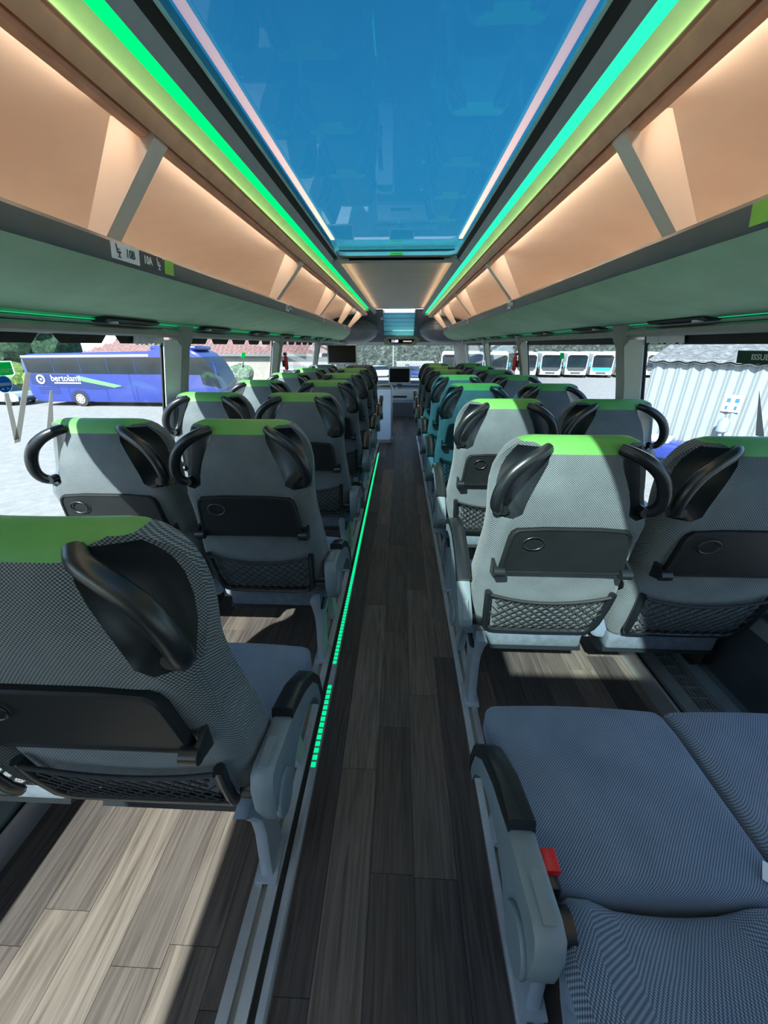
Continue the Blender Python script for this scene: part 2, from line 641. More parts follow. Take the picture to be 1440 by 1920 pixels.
# added, unseen above the camera: pane lets sun onto near seats, cover cuts it
MB().box(CX - 0.465, CX + 0.155, -0.70, 1.028, 1.998, 2.004).build('added_hatch_pane', 'added_hatch_glass', sky, 0)
MB().box(CX + 0.155, CX + 0.465, -0.70, 1.028, 1.985, 2.03).build('sun_cut_cover', 'band_grey', sky, 0)
MB().box(CX - 0.465, CX + 0.465, Y0, -0.70, 1.985, 2.03).build('rear_cover', 'band_grey', sky, 0)
for s in (-1, 1):
    # dark rubber and ledge along each side
    pr = mirror([(0.452, 1.912), (0.428, 1.936), (0.404, 1.951), (0.400, 1.9545), (0.404, 1.957), (0.462, 1.957), (0.462, 1.912)], s)
    sweep(pr, [Y0, SKY_F + 0.02], True).build('side_frame', 'black_rubber', sky, 30)
    sweep(mirror([(0.4515, 1.9095), (0.427, 1.934), (0.4275, 1.936), (0.453, 1.9135)], s), [Y0, SKY_F + 0.02], True).build('side_band', 'band_grey', sky)
    sweep(mirror([(0.4045, 1.949), (0.3995, 1.9525), (0.3985, 1.9545), (0.402, 1.9575), (0.4055, 1.9555)], s), [Y0, SKY_F + 0.02], True).build('edge_glow', 'glow_teal', sky)  # teal strip painted for the glow along the glass edge
    sweep(mirror([(0.408, 1.9585), (0.434, 1.9585), (0.434, 1.9605), (0.408, 1.9605)], s), [Y0 + 0.05, SKY_F - 0.04], True).build('light_strip', 'led_warm', sky)
# front cross frame with rounded inner corners
ring_o, ring_i = [], []
fr = MB()
NC = 8
inner = []
R = 0.07
for k in range(NC + 1):
    a = PI / 2 * k / NC
    inner.append((CX + 0.40 - R + R * math.cos(a), SKY_F - R + R * math.sin(a)))
inner2 = [(2 * CX - x, y) for x, y in reversed(inner)]
inner = inner + inner2
for z0_, z1_, grow, mat, nm, out in ((1.9535, 1.975, 0.0, 'band_grey', 'front_frame', 0.065), (1.936, 1.952, 0.075, 'band_grey', 'front_frame', 0.085)):
    m = MB()
    pts = []
    for x, y in inner:
        dx, dy = x - CX, y - (SKY_F - R)
        sx_ = 1 if dx > 0 else -1
        pts.append((x, y + grow))
    n = len(pts)
    top = [(x, y, z1_) for x, y in pts]
    bot = [(x, y, z0_) for x, y in pts]
    outer_t = [(x if abs(y - SKY_F - grow) > 0.001 else x, SKY_F + grow + out, z1_) for x, y in pts]
    outer_b = [(p[0], p[1], z0_) for p in outer_t]
    m.loft([list(q) for q in zip(bot, top, outer_t, outer_b)], True, True)
    m.build(nm, mat, sky)
# black strip put in as the shadow between the two frames
MB().box(CX - 0.40, CX + 0.40, SKY_F + 0.06, SKY_F + 0.07, 1.95, 2.0).build('gasket', 'black_rubber', sky)
es = MB().box(CX - 0.045, CX + 0.045, SKY_F - 0.004, SKY_F + 0.0, 1.956, 1.972).build('exit_label', 'label_green', sky)
place_text('ISSUE DE SECOURS', 0.0085, 'sign_dark', (CX, SKY_F - 0.004, 1.964), (1, 0, 0), (0, 0, 1), es)
MB().box(CX - 0.46, CX + 0.46, SKY_F + 0.075, SKY_F + 0.09, 1.94, 2.05).build('front_upstand', 'band_grey', sky)

ceil_y = [SKY_F + 0.085, 7.7]
ceiling = struct(sweep([(CX - 0.47, 2.004), (CX - 0.25, 2.000), (CX, 1.998), (CX + 0.25, 2.000), (CX + 0.47, 2.004), (CX + 0.47, 2.02), (CX - 0.47, 2.02)], [SKY_F + 0.16, 7.7], True).build('ceiling', 'ceiling_grey'),
                 'plain grey ceiling panel ahead of the glass roof')
MB().box(CX - 0.45, CX + 0.45, SKY_F + 0.08, SKY_F + 0.30, 1.966, 1.974).build('access_panel', 'ceiling_grey', ceiling)
for s in (-1, 1):
    sweep(mirror([(0.452, 1.912), (0.405, 1.936), (0.402, 1.940), (0.405, 1.944), (0.462, 1.944)], s), [SKY_F + 0.02, 7.7], True).build('edge_ledge', 'band_grey', ceiling)
    sweep(mirror([(0.408, 1.9455), (0.420, 1.9455), (0.420, 1.948), (0.408, 1.948)], s), [SKY_F + 0.2, 7.6], True).build('light_strip', 'led_ceiling', ceiling)

# ------------------------------------------------------------------ cove lights
for s, side in ((-1, 'windows facing the blue coach'), (1, 'windows facing the white barn')):
    cove = empty('cove_light', (0, 0, 0))
    yend = 6.45 if s < 0 else 7.35
    sweep(mirror([(0.5145, 1.872), (0.509, 1.886), (0.500, 1.897), (0.490, 1.904), (0.483, 1.907), (0.484, 1.912), (0.50, 1.907), (0.512, 1.897), (0.519, 1.876)], s), [Y0, yend], True).build('reflector', 'cove_white', cove)
    sweep(mirror([(0.4835, 1.9066), (0.470, 1.9085), (0.452, 1.9105), (0.452, 1.9135), (0.485, 1.9110)], s), [Y0, yend], True).build('diffuser', 'led_green' if s < 0 else 'led_teal', cove)
    sweep(mirror([(0.502, 1.8708), (0.516, 1.8708), (0.516, 1.8735), (0.502, 1.8735)], s), [Y0, yend], True).build('fill_strip_lip', 'rack_brown', cove)  # added lip that hides the fill behind it
    sweep(mirror([(0.5095, 1.8745), (0.5125, 1.8745), (0.5125, 1.877), (0.5095, 1.877)], s), [Y0, yend], True).build('fill_strip', 'fill_lime', cove)  # added fill, brightens the reflector's lower edge out of sight
    MB().box(min(CX + s * 0.45, CX + s * 0.52), max(CX + s * 0.45, CX + s * 0.52), yend, yend + 0.012, 1.872, 1.915).build('end_cap', 'band_grey', cove)
    tag(cove, 'long green LED cove light above the luggage rack, along the %s' % side, 'cove light', 'green cove lights')

# ------------------------------------------------------------------ luggage racks
DIV = {-1: [1.17, 2.62, 3.95, 5.35, 6.6], 1: [1.19, 2.70, 4.15, 5.6, 6.95]}


def rack_warp(s, yend):
    def t(y):
        u = max(0.0, (y - (yend - 1.6)) / 1.6)
        return u * u
    return t


def seat_icon(o, r, u, h, mat, parent):
    """small side-view seat pictogram"""
    m = MB()
    r, u = Vector(r).normalized(), Vector(u).normalized()
    n = r.cross(u)

    def P(a, b):
        return Vector(o) + r * a * h + u * b * h + n * 0.0014
    def Q(a, b):
        return Vector(o) + r * a * h + u * b * h + n * 0.0006
    for poly in ([(-.32, .5), (-.2, .5), (-.08, -.05), (-.2, -.1)], [(-.2, -.1), (-.08, .0), (.3, -.0), (.3, -.14), (-.12, -.16)], [(-.05, .2), (.2, .16), (.2, .1), (-.05, .12)],
                 [(.02, -.16), (.14, -.16), (.14, -.36), (.02, -.36)], [(-.12, -.38), (.3, -.38), (.3, -.46), (-.12, -.46)]):
        k = len(poly)
        m.add([P(*p) for p in poly] + [Q(*p) for p in poly], [tuple(range(k))] + [(i, (i + 1) % k, k + (i + 1) % k, k + i) for i in range(k)])
    return m.build('seat_symbol', mat, parent, 0)


def seat_label(rack, s, y0, L, texts, green):
    """seat-number plate on the rack lip; reads along the way the passenger faces it"""
    # lip face runs from (0.690,1.637) down to (0.697,1.598)
    top = Vector((CX + s * 0.6892, 0, 1.636))
    bot = Vector((CX + s * 0.6952, 0, 1.598))
    right = Vector((0, 1, 0)) if s < 0 else Vector((0, -1, 0))
    up = (top - bot).normalized()
    n = right.cross(up)
    mid = (top + bot) / 2
    a, b = (y0, y0 + L) if s < 0 else (y0 + L, y0)
    half = L / 2
    plate = None
    for i, (mat, tmat) in enumerate((('label_white', 'dark_print'), ('dark_print', 'label_white'))):
        ya = a + right.y * half * i
        yb = ya + right.y * half
        m = MB()
        c = [Vector((0, ya, 0)) + bot, Vector((0, yb, 0)) + bot, Vector((0, yb, 0)) + top, Vector((0, ya, 0)) + top]
        m.add([p + n * 0.0015 for p in c] + [p + n * 0.0001 for p in c], [(0, 1, 2, 3), (0, 4, 5, 1), (1, 5, 6, 2), (2, 6, 7, 3), (3, 7, 4, 0)])
        pl = m.build('seat_label', mat, rack, 0)
        yc = (ya + yb) / 2
        sh = half * 0.16
        tx, ic = (sh, -half * 0.27) if i == 0 else (-sh, half * 0.30)
        hh = (top - bot).length
        place_text(texts[i], min(hh * 0.72, half * 0.36), tmat, Vector((0, yc, 0)) + mid + right * tx + n * 0.0016, right, up, pl, 'lettering', 0.0006, 0.85, 0.0005)
        seat_icon(Vector((0, yc, 0)) + mid + right * ic + n * 0.0016, right, up, hh * 0.8, tmat, pl)
    if green:
        yg = b + right.y * 0.012
        yh = yg + right.y * 0.05
        m = MB()
        c = [Vector((0, yg, 0)) + bot, Vector((0, yh, 0)) + bot, Vector((0, yh, 0)) + top, Vector((0, yg, 0)) + top]
        m.add([p + n * 0.0012 for p in c] + [p + n * 0.0001 for p in c], [(0, 1, 2, 3), (0, 4, 5, 1), (1, 5, 6, 2), (2, 6, 7, 3), (3, 7, 4, 0)])
        m.build('row_marker', 'label_green', rack, 0)


for s, side in ((-1, 'blue coach'), (1, 'white barn')):
    rack = empty('luggage_rack', (0, 0, 0))
    yend = 7.35 if s < 0 else 7.9
    tw = rack_warp(s, yend)
    ys = [Y0, yend - 1.6] + [yend - 1.6 + 0.16 * k for k in range(1, 11)]

    def warp(pts, y, k=0.34, d=0.07):
        t = tw(y)
        return mirror([(x + max(0, 1.15 - x) * t * k * 1.6, z - t * d * max(0, (1.15 - x)) / 0.45) for x, z in pts], s)
    und = [(0.702, 1.590), (0.73, 1.572), (0.78, 1.553), (0.86, 1.532), (0.95, 1.515), (1.05, 1.500), (1.15, 1.485), (1.17, 1.488), (1.17, 1.50), (1.05, 1.52), (0.86, 1.55), (0.74, 1.592)]
    sweep(lambda y: warp(und, y), ys, True).build('underside_panel', 'rack_green', rack)
    lip = [(0.700, 1.589), (0.696, 1.598), (0.690, 1.634), (0.694, 1.642), (0.704, 1.645), (0.735, 1.640), (0.735, 1.590)]
    sweep(lambda y: warp(lip, y), ys, True).build('lip', 'rack_lip', rack)
    shelf = [(0.73, 1.605), (1.20, 1.565), (1.20, 1.555), (0.73, 1.595)]
    sweep(lambda y: warp(shelf, y), ys, True).build('shelf', 'rack_cream', rack)
    lin = [(1.20, 1.56), (1.235, 1.60), (1.25, 1.66), (1.235, 1.73), (1.19, 1.785), (1.11, 1.83), (1.0, 1.856), (0.85, 1.884), (0.72, 1.895), (0.585, 1.897)]
    lin2 = [(x + 0.008, z + 0.012) for x, z in reversed(lin)]
    sweep(mirror(lin + lin2, s), [Y0, yend], True).build('liner', 'rack_cream', rack)
    sweep(mirror([(0.585, 1.870), (0.582, 1.842), (0.562, 1.843), (0.556, 1.850), (0.556, 1.870)], s), [Y0, yend - 0.4], True).build('lower_profile', 'rack_brown', rack)
    sweep(mirror([(0.560, 1.860), (0.530, 1.860), (0.530, 1.875), (0.560, 1.875)], s), [Y0, yend - 0.4], True).build('slot', 'black_rubber', rack)
    sweep(mirror([(0.541, 1.850), (0.538, 1.842), (0.528, 1.847), (0.512, 1.865), (0.511, 1.874), (0.520, 1.884), (0.541, 1.884)], s), [Y0, yend - 0.4], True).build('upper_profile', 'rack_brown', rack)
    cuts = [Y0 + 0.05] + [v for yd in DIV[s] for v in (yd - 0.07, yd + 0.07)] + [yend - 0.3]
    for ya, yb in zip(cuts[0::2], cuts[1::2]):
        if yb - ya > 0.1:
            sweep(mirror([(0.5875, 1.8505), (0.5875, 1.861), (0.5895, 1.861), (0.5895, 1.8505)], s), [ya, yb], True).build('light_strip', 'led_rack', rack)
    for yd in DIV[s]:
        t = tw(yd)
        m = MB()
        # blade leaning from the upper profile down to the lip
        poly = mirror([(0.560, 1.880), (0.545, 1.850), (0.545, 1.840), (0.552, 1.834), (0.738 + t * .2, 1.628), (0.80 + t * .2, 1.60), (0.64, 1.880)], s)
        m.prism(poly, 'y', yd - 0.026, yd + 0.030)
        m.build('divider', 'divider_cream_lit', rack, 30)
    for k, (yl, L) in enumerate(([(1.11, 0.225), (2.70, 0.15), (3.97, 0.13), (5.4, 0.12)] if s < 0 else [(2.52, 0.15), (4.1, 0.13), (5.7, 0.12)])):
        tx = ('10B', '10A') if (s < 0 and k == 0) else (('%dB' % (10 - k), '%dA' % (10 - k)) if s < 0 else ('%dC' % (9 - k), '%dD' % (9 - k)))
        seat_label(rack, s, yl, L, tx, s < 0 and k == 0)
    if s > 0:
        m = MB()
        m.prism(mirror([(0.6965, 1.598), (0.6905, 1.634), (0.6895, 1.634), (0.6955, 1.598)], s), 'y', 0.80, 0.90)
        m.build('row_marker', 'label_green', rack, 0)
    tag(rack, 'open cream luggage rack with green underside, on the side of the %s' % side, 'luggage rack', 'overhead luggage racks')

# ------------------------------------------------------------------ window bands, pillars, top rails
PILL = {-1: [-1.62, 0.20, 2.03, 3.82, 5.75, 7.35], 1: [-1.62, 0.20, 2.02, 3.86, 5.52, 7.35]}


def glass_x(z, s, d=0.0):
    """the side glazing leans inward towards the top"""
    return s * (1.345 - (z - 0.58) * (1.345 - 1.178) / (1.46 - 0.58) + d)


wn_count = 0
panes = {}
for s in (-1, 1):
    edges = PILL[s]
    spans = [(Y0, edges[0])] + [(edges[i] + 0.22, edges[i + 1]) for i in range(len(edges) - 1)] + [(edges[-1] + 0.22, Y1 - 0.1)]
    for k, (a, b) in enumerate(spans):
        wn_count += 1
        wnd = struct(empty('window_%d' % wn_count, (0, 0, 0)))
        za, zb = 0.575, 1.475
        m = MB()
        m.add([(glass_x(z, s, dx), y, z) for dx in (0, 0.006) for y in (a - 0.03, b + 0.03) for z in (za, zb)],
              [(0, 1, 3, 2), (4, 6, 7, 5), (0, 4, 5, 1), (2, 3, 7, 6), (0, 2, 6, 4), (1, 5, 7, 3)])
        m.build('pane', 'window_glass', wnd, 0)
        panes[(s, k)] = wnd
        # black ceramic band along the top; scalloped on the side of the coach
        m = MB()
        n = 1
        segs = []
        if s < 0 and k in (2, 3, 4):
            lob = 0.27
            y = a + 0.02
            while y < b - 0.12:
                e = min(y + lob, b - 0.04)
                pts = [(y, 1.436)]
                for q in range(9):
                    f = q / 8
                    pts.append((y + (e - y) * f, 1.436 - 0.034 * min(1, 2.6 * math.sin(PI * f) ** 0.7)))
                pts.append((e, 1.436))
                segs.append(pts)
                y = e + 0.045
            segs.append([(a - 0.02, 1.470), (a - 0.02, 1.434), (b + 0.02, 1.434), (b + 0.02, 1.470)])
        else:
            segs.append([(a - 0.02, 1.470), (a - 0.02, 1.398), (b + 0.02, 1.398), (b + 0.02, 1.470)])
        for pts in segs:
            q = len(pts)
            m.add([(glass_x(z, s, -0.0015), y, z) for y, z in pts] + [(glass_x(z, s, -0.0004), y, z) for y, z in pts],
                  [tuple(range(q)), tuple(range(2 * q - 1, q - 1, -1))] + [(i, (i + 1) % q, q + (i + 1) % q, q + i) for i in range(q)])
        m.build('frit_band', 'frit', wnd, 0)
        for yy in (a - 0.012, b - 0.006):
            g = MB()
            g.add([(glass_x(z, s, dx), yy + dy, z) for dx in (-0.006, 0.0) for dy in (0, 0.02) for z in (za, zb)],
                  [(0, 1, 3, 2), (4, 6, 7, 5), (0, 4, 5, 1), (2, 3, 7, 6), (0, 2, 6, 4), (1, 5, 7, 3)])
            g.build('gasket', 'black_rubber', wnd, 0)
    for k, yk in enumerate(edges):
        p = struct(empty('pillar', (0, 0, 0)), 'grey window pillar with pale reveal')
        m = MB()
        # post standing proud of the glass, leaning with it
        secs = []
        for z, dd in ((0.575, 0.03), (0.9, 0.03), (1.20, 0.035), (1.38, 0.045), (1.42, 0.055), (1.485, 0.06)):
            xi, xo = glass_x(z, s, -dd), glass_x(z, s, 0.01)
            ya = yk + 0.125 - (0.03 if z > 1.39 else 0)
            yb = yk + 0.215 + (0.012 if z > 1.39 else 0)
            c = 0.012
            secs.append([(xo, ya, z), (xi + s * c, ya, z), (xi, ya + c, z), (xi, yb - c, z), (xi + s * c, yb, z), (xo, yb, z)])
        m.loft(secs)
        m.build('post', 'pillar_grey', p, 40)
        m = MB()
        secs = []
        for z in (0.575, 0.95, 1.20, 1.42):
            wfac = 1.0 if z < 1.1 else (0.85 if z < 1.3 else 0.35)
            xi, xo = glass_x(z, s, -0.010), glass_x(z, s, 0.004)
            xe = glass_x(z, s, -0.03 if z < 1.3 else -0.044)
            secs.append([(xo, yk + 0.02, z), (xi, yk + 0.022, z), (xe, yk + 0.126, z), (xo, yk + 0.126, z)])
        m.loft(secs)
        m.build('reveal', 'reveal_white', p, 0)
    # grey rail along the top of the windows and the LED strip above it
    tr = struct(sweep([(s * 1.140, 1.432), (s * 1.128, 1.440), (s * 1.128, 1.458), (s * 1.140, 1.466), (s * 1.20, 1.466), (s * 1.20, 1.432)], [Y0, 8.2], True).build('trim_1' if s < 0 else 'trim_2', 'pillar_grey'),
                'grey curtain rail above the side windows')
    sweep([(s * 1.160, 1.470), (s * 1.146, 1.478), (s * 1.160, 1.484), (s * 1.21, 1.484), (s * 1.21, 1.470)], [Y0, 8.0], True).build('service_strip', 'reveal_white', tr)
    sweep([(s * 1.134, 1.4845), (s * 1.144, 1.4835), (s * 1.144, 1.4850), (s * 1.134, 1.4862)], [Y0, 7.2], True).build('light_strip', 'led_edge', tr)
    for yv in [0.75 + 0.8 * i for i in range(8)]:
        # reading-light pods under the rack
        m = MB()
        m.prism([(s * 1.10, 1.478), (s * 1.085, 1.486), (s * 1.10, 1.494), (s * 1.165, 1.49), (s * 1.165, 1.475)], 'y', yv, yv + 0.34)
        m.build('service_pod', 'box_dark', tr, 0)
        m = MB().cyl((s * 1.112, yv + 0.06, 1.476), 'z', 0.02, 0.008)
        m.build('air_nozzle', 'reveal_white', tr)


# stickers on the side windows
def on_glass(s, pts, mat, name, parent, lift=0.002):
    m = MB()
    q = len(pts)
    m.add([(glass_x(z, s, -lift), y, z) for y, z in pts] + [(glass_x(z, s, -lift + 0.001), y, z) for y, z in pts],
          [tuple(range(q)), tuple(range(2 * q - 1, q - 1, -1))] + [(i, (i + 1) % q, q + (i + 1) % q, q + i) for i in range(q)])
    return m.build(name, mat, parent, 0)


SLX = (1.345 - 1.178) / (1.46 - 0.58)
wl_near, wr_near = panes[(-1, 2)], panes[(1, 2)]
# right: dark "ISSUE DE SECOURS" plate
on_glass(1, [(1.484, 1.337), (1.484, 1.378), (1.10, 1.378), (1.10, 1.337)], 'sign_dark', 'exit_sign', wr_near)
place_text('ISSUE DE SECOURS', 0.025, 'label_white', (glass_x(1.358, 1, -0.0036), 1.300, 1.358), (0, -1, 0), (-SLX, 0, 1), wr_near, 'lettering', 0.0006, 1.15)
on_glass(1, [(1.371, 1.255), (1.318, 1.110), (1.352, 1.110)], 'film_grey', 'decal', wr_near)
# left: green plate, round blue sticker, grey decal blades
on_glass(-1, [(0.98, 1.305), (0.98, 1.352), (1.222, 1.350), (1.228, 1.312), (1.220, 1.305)], 'film_white', 'exit_sign', wl_near)
on_glass(-1, [(0.985, 1.309), (0.985, 1.348), (1.217, 1.347), (1.222, 1.313), (1.216, 1.309)], 'film_green', 'exit_sign', wl_near, 0.0032)
place_text('issue de secours', 0.022, 'film_white', (glass_x(1.325, -1, -0.0042), 1.145, 1.325), (0, 1, 0), (SLX, 0, 1), wl_near, 'lettering', 0.0003)
circ = [(1.184 + 0.026 * math.cos(2 * PI * k / 24), 1.2835 + 0.026 * math.sin(2 * PI * k / 24)) for k in range(24)]
on_glass(-1, circ, 'film_white', 'round_sticker', wl_near)
circ = [(1.184 + 0.0245 * math.cos(2 * PI * k / 24), 1.2835 + 0.0245 * math.sin(2 * PI * k / 24)) for k in range(24)]
st = on_glass(-1, circ, 'film_blue', 'round_sticker', wl_near, 0.003)
on_glass(-1, [(1.164, 1.279), (1.164, 1.288), (1.204, 1.288), (1.204, 1.279)], 'film_white', 'sticker_symbol', wl_near, 0.004)
for yy in (1.176, 1.192):
    on_glass(-1, [(yy - 0.005, 1.268), (yy, 1.274), (yy + 0.005, 1.268)], 'film_white', 'sticker_symbol', wl_near, 0.004)
for poly in ([(1.178, 1.257), (1.193, 1.257), (1.196, 1.11), (1.178, 1.11)], [(1.262, 1.312), (1.283, 1.312), (1.198, 1.10), (1.176, 1.10)],
             [(1.345, 1.248), (1.355, 1.248), (1.330, 1.10), (1.298, 1.10)], [(1.095, 1.20), (1.112, 1.18), (1.122, 1.10), (1.09, 1.10)]):
    on_glass(-1, poly, 'film_grey', 'decal', wl_near)
# small green exit stickers further ahead
for s, yy in ((-1, 3.13), (1, 3.06)):
    wd = panes[(s, 3)]
    on_glass(s, [(yy - 0.035, 1.305), (yy - 0.035, 1.345), (yy + 0.035, 1.345), (yy + 0.035, 1.305)], 'film_green', 'exit_sticker', wd)
    on_glass(s, [(yy - 0.012, 1.262), (yy + 0.012, 1.262), (yy, 1.295)], 'dark_print', 'exit_sticker', wd)
    on_glass(s, [(yy - 0.012, 1.235), (yy - 0.012, 1.254), (yy + 0.012, 1.254), (yy + 0.012, 1.235)], 'dark_print', 'exit_sticker', wd)
# curtain gathered at the far end of the near windows
for s in (-1, 1):
    wd = panes[(s, 2)]
    rings = []
    ya, yb = (1.80, 2.03) if s < 0 else (1.74, 2.00)
    for z in (1.400, 1.415, 1.436):
        row = []
        for k in range(33):
            f = k / 32
            row.append((glass_x(z, s, -0.012 - 0.007 * math.cos(f * 2 * PI * 9)), ya + (yb - ya) * f, z + (0.006 * math.sin(f * 40) if z < 1.405 else 0)))
        rings.append(row)
    MB().loft(rings, False, False).build('gathered_blind', 'reveal_white', wd)

# ------------------------------------------------------------------ floor rails, LED strip and heaters
for s in (-1, 1):
    r = empty('seat_rail', (0, 0, 0))
    a, b = (-0.372, -0.302) if s < 0 else (0.298, 0.358)
    m = a + (b - a) * 0.5
    sweep([(a, 0.0), (a, 0.016), (a + 0.018, 0.018), (m - 0.008, 0.018), (m - 0.008, 0.006), (m + 0.008, 0.006), (m + 0.008, 0.018), (b - 0.018, 0.018), (b, 0.016), (b, 0.0)], [Y0, 6.3], True).build('rail_profile', 'aluminium', r)
    sweep([(m - 0.0078, 0.0062), (m + 0.0078, 0.0062), (m + 0.0078, 0.0075), (m - 0.0078, 0.0075)], [Y0, 6.3], True).build('rail_slot', 'sill_grey', r)
    tag(r, 'aluminium floor rail carrying the seats, %s' % ('beside the green floor lights' if s < 0 else 'on the aisle edge without floor lights'), 'rail', 'aluminium seat rails')
ls = empty('floor_light', (0, 0, 0))
sweep([(-0.302, 0.0), (-0.302, 0.003), (-0.284, 0.003), (-0.284, 0.0)], [Y0, 5.6], True).build('gap_seal', 'black_rubber', ls)
sweep([(-0.284, 0.0), (-0.284, 0.014), (-0.279, 0.017), (-0.266, 0.017), (-0.260, 0.012), (-0.258, 0.0)], [Y0, 5.25], True).build('profile', 'aluminium', ls)
m = MB()
for a, b in ((0.86, 1.20), (1.34, 5.14)):
    y = a
    while y < b:
        m.box(-0.2805, -0.2645, y, y + 0.017, 0.0165, 0.0182)
        y += 0.026
m.build('led_strip', 'led_floor', ls, 0)['kind'] = 'stuff'
tag(ls, 'aluminium aisle edge profile with a row of green floor lights', 'floor light')

for s in (-1, 1):
    h = empty('floor_heater', (0, 0, 0))
    X = lambda a: s * a
    sweep([(X(1.115), 0.0), (X(1.115), 0.09), (X(1.12), 0.095), (X(1.126), 0.09), (X(1.126), 0.0)], [Y0, 6.4], True).build('edge_strip', 'aluminium', h)
    sweep([(X(1.126), 0.0), (X(1.126), 0.078), (X(1.146), 0.078), (X(1.146), 0.0)], [Y0, 6.4], True).build('shadow_gap', 'black_rubber', h)
    sweep([(X(1.146), 0.0), (X(1.146), 0.098), (X(1.196), 0.102), (X(1.196), 0.0)], [Y0, 6.4], True).build('cover', 'heater_grey', h)
    sweep([(X(1.196), 0.0), (X(1.196), 0.085), (X(1.275), 0.085), (X(1.275), 0.0)], [Y0, 6.4], True).build('duct', 'black_rubber', h)
    g = MB()
    for q in range(6):
        x = 1.198 + q * 0.0148
        g.box(min(X(x), X(x + 0.0035)), max(X(x), X(x + 0.0035)), 0.2, 2.2, 0.09, 0.101)
    y = 0.2
    while y < 2.2:
        g.box(min(X(1.196), X(1.276)), max(X(1.196), X(1.276)), y, y + 0.005, 0.092, 0.1025)
        y += 0.055
    g.build('grille', 'heater_grey', h, 0)
    sweep([(X(1.276), 0.0), (X(1.276), 0.12), (X(1.30), 0.15), (X(1.335), 0.15), (X(1.335), 0.0)], [Y0, 6.4], True).build('wall_rail', 'dome_grey', h)
    tag(h, 'grey slotted floor heater under the window seats, on the %s side' % ('barn' if s > 0 else 'blue coach'), 'heater', 'floor heaters')

# ------------------------------------------------------------------ coach seats
# level table of the backrest: z, rear y, front y, half width, corner cut in x, corner cut in y, bulge of the cut
LV = [
    (0.400, 0.030, 0.110, 0.185, 0.020, 0.020, 0.3), (0.412, 0.012, 0.122, 0.198, 0.026, 0.026, 0.3), (0.435, 0.000, 0.126, 0.208, 0.030, 0.030, 0.3),
    (0.470, -0.018, 0.122, 0.222, 0.032, 0.035, 0.3), (0.520, -0.038, 0.112, 0.236, 0.034, 0.038, 0.3), (0.580, -0.053, 0.096, 0.241, 0.034, 0.040, 0.3),
    (0.660, -0.070, 0.075, 0.238, 0.034, 0.040, 0.3), (0.760, -0.090, 0.050, 0.228, 0.034, 0.040, 0.3), (0.850, -0.112, 0.026, 0.221, 0.034, 0.040, 0.3),
    (0.915, -0.127, 0.010, 0.222, 0.034, 0.042, 0.3), (0.940, -0.131, 0.004, 0.224, 0.052, 0.045, 0.1), (0.955, -0.133, 0.002, 0.225, 0.078, 0.066, -0.25),
    (0.990, -0.136, 0.000, 0.227, 0.086, 0.090, -0.32), (1.030, -0.136, 0.000, 0.226, 0.098, 0.100, -0.32), (1.070, -0.131, 0.000, 0.219, 0.108, 0.098, -0.30),
    (1.100, -0.122, 0.000, 0.206, 0.110, 0.086, -0.22), (1.125, -0.110, -0.002, 0.190, 0.100, 0.060, -0.1), (1.142, -0.098, -0.008, 0.176, 0.070, 0.034, 0.1),
    (1.153, -0.086, -0.017, 0.162, 0.030, 0.016, 0.3), (1.161, -0.072, -0.030, 0.145, 0.016, 0.010, 0.3), (1.165, -0.060, -0.042, 0.125, 0.008, 0.005, 0.3)]


def back_ring(l):
    z, yr, yf, w, cw, cd, bl = l
    wr_ = w - cw
    h = []
    for f in (0.0, 0.4, 0.75, 0.93):
        h.append((wr_ * f, yr + (0.004 if f == 0.93 else 0)))
    A = Vector((wr_, yr + 0.004))
    B = Vector((w, yr + cd))
    nrm = Vector((1, -1)).normalized()
    ln = (B - A).length
    for f in (0.0, 0.12, 0.35, 0.65, 0.88, 1.0):
        p = A.lerp(B, f) + nrm * (bl * ln * math.sin(PI * f) * 0.55)
        h.append((p.x, p.y))
    yf2 = max(yf, yr + cd + 0.004)
    h.append((w, yr + cd + (yf2 - yr - cd) * 0.6))
    h.append((w * 0.985, yf2 - (yf2 - yr - cd) * 0.12))
    h.append((w * 0.90, yf2 + 0.0))
    fw = min(1, max(0, (yf - yr) / 0.13))
    h.append((w * 0.72, yf2 - 0.002))
    h.append((w * 0.5, yf2 - 0.022 * fw))
    h.append((w * 0.22, yf2 - 0.030 * fw))
    h.append((0.0, yf2 - 0.032 * fw))
    full = h + [(-x, y) for x, y in reversed(h[1:-1])]
    return [(x, y, z) for x, y in full]


NH = 17            # points in the half ring


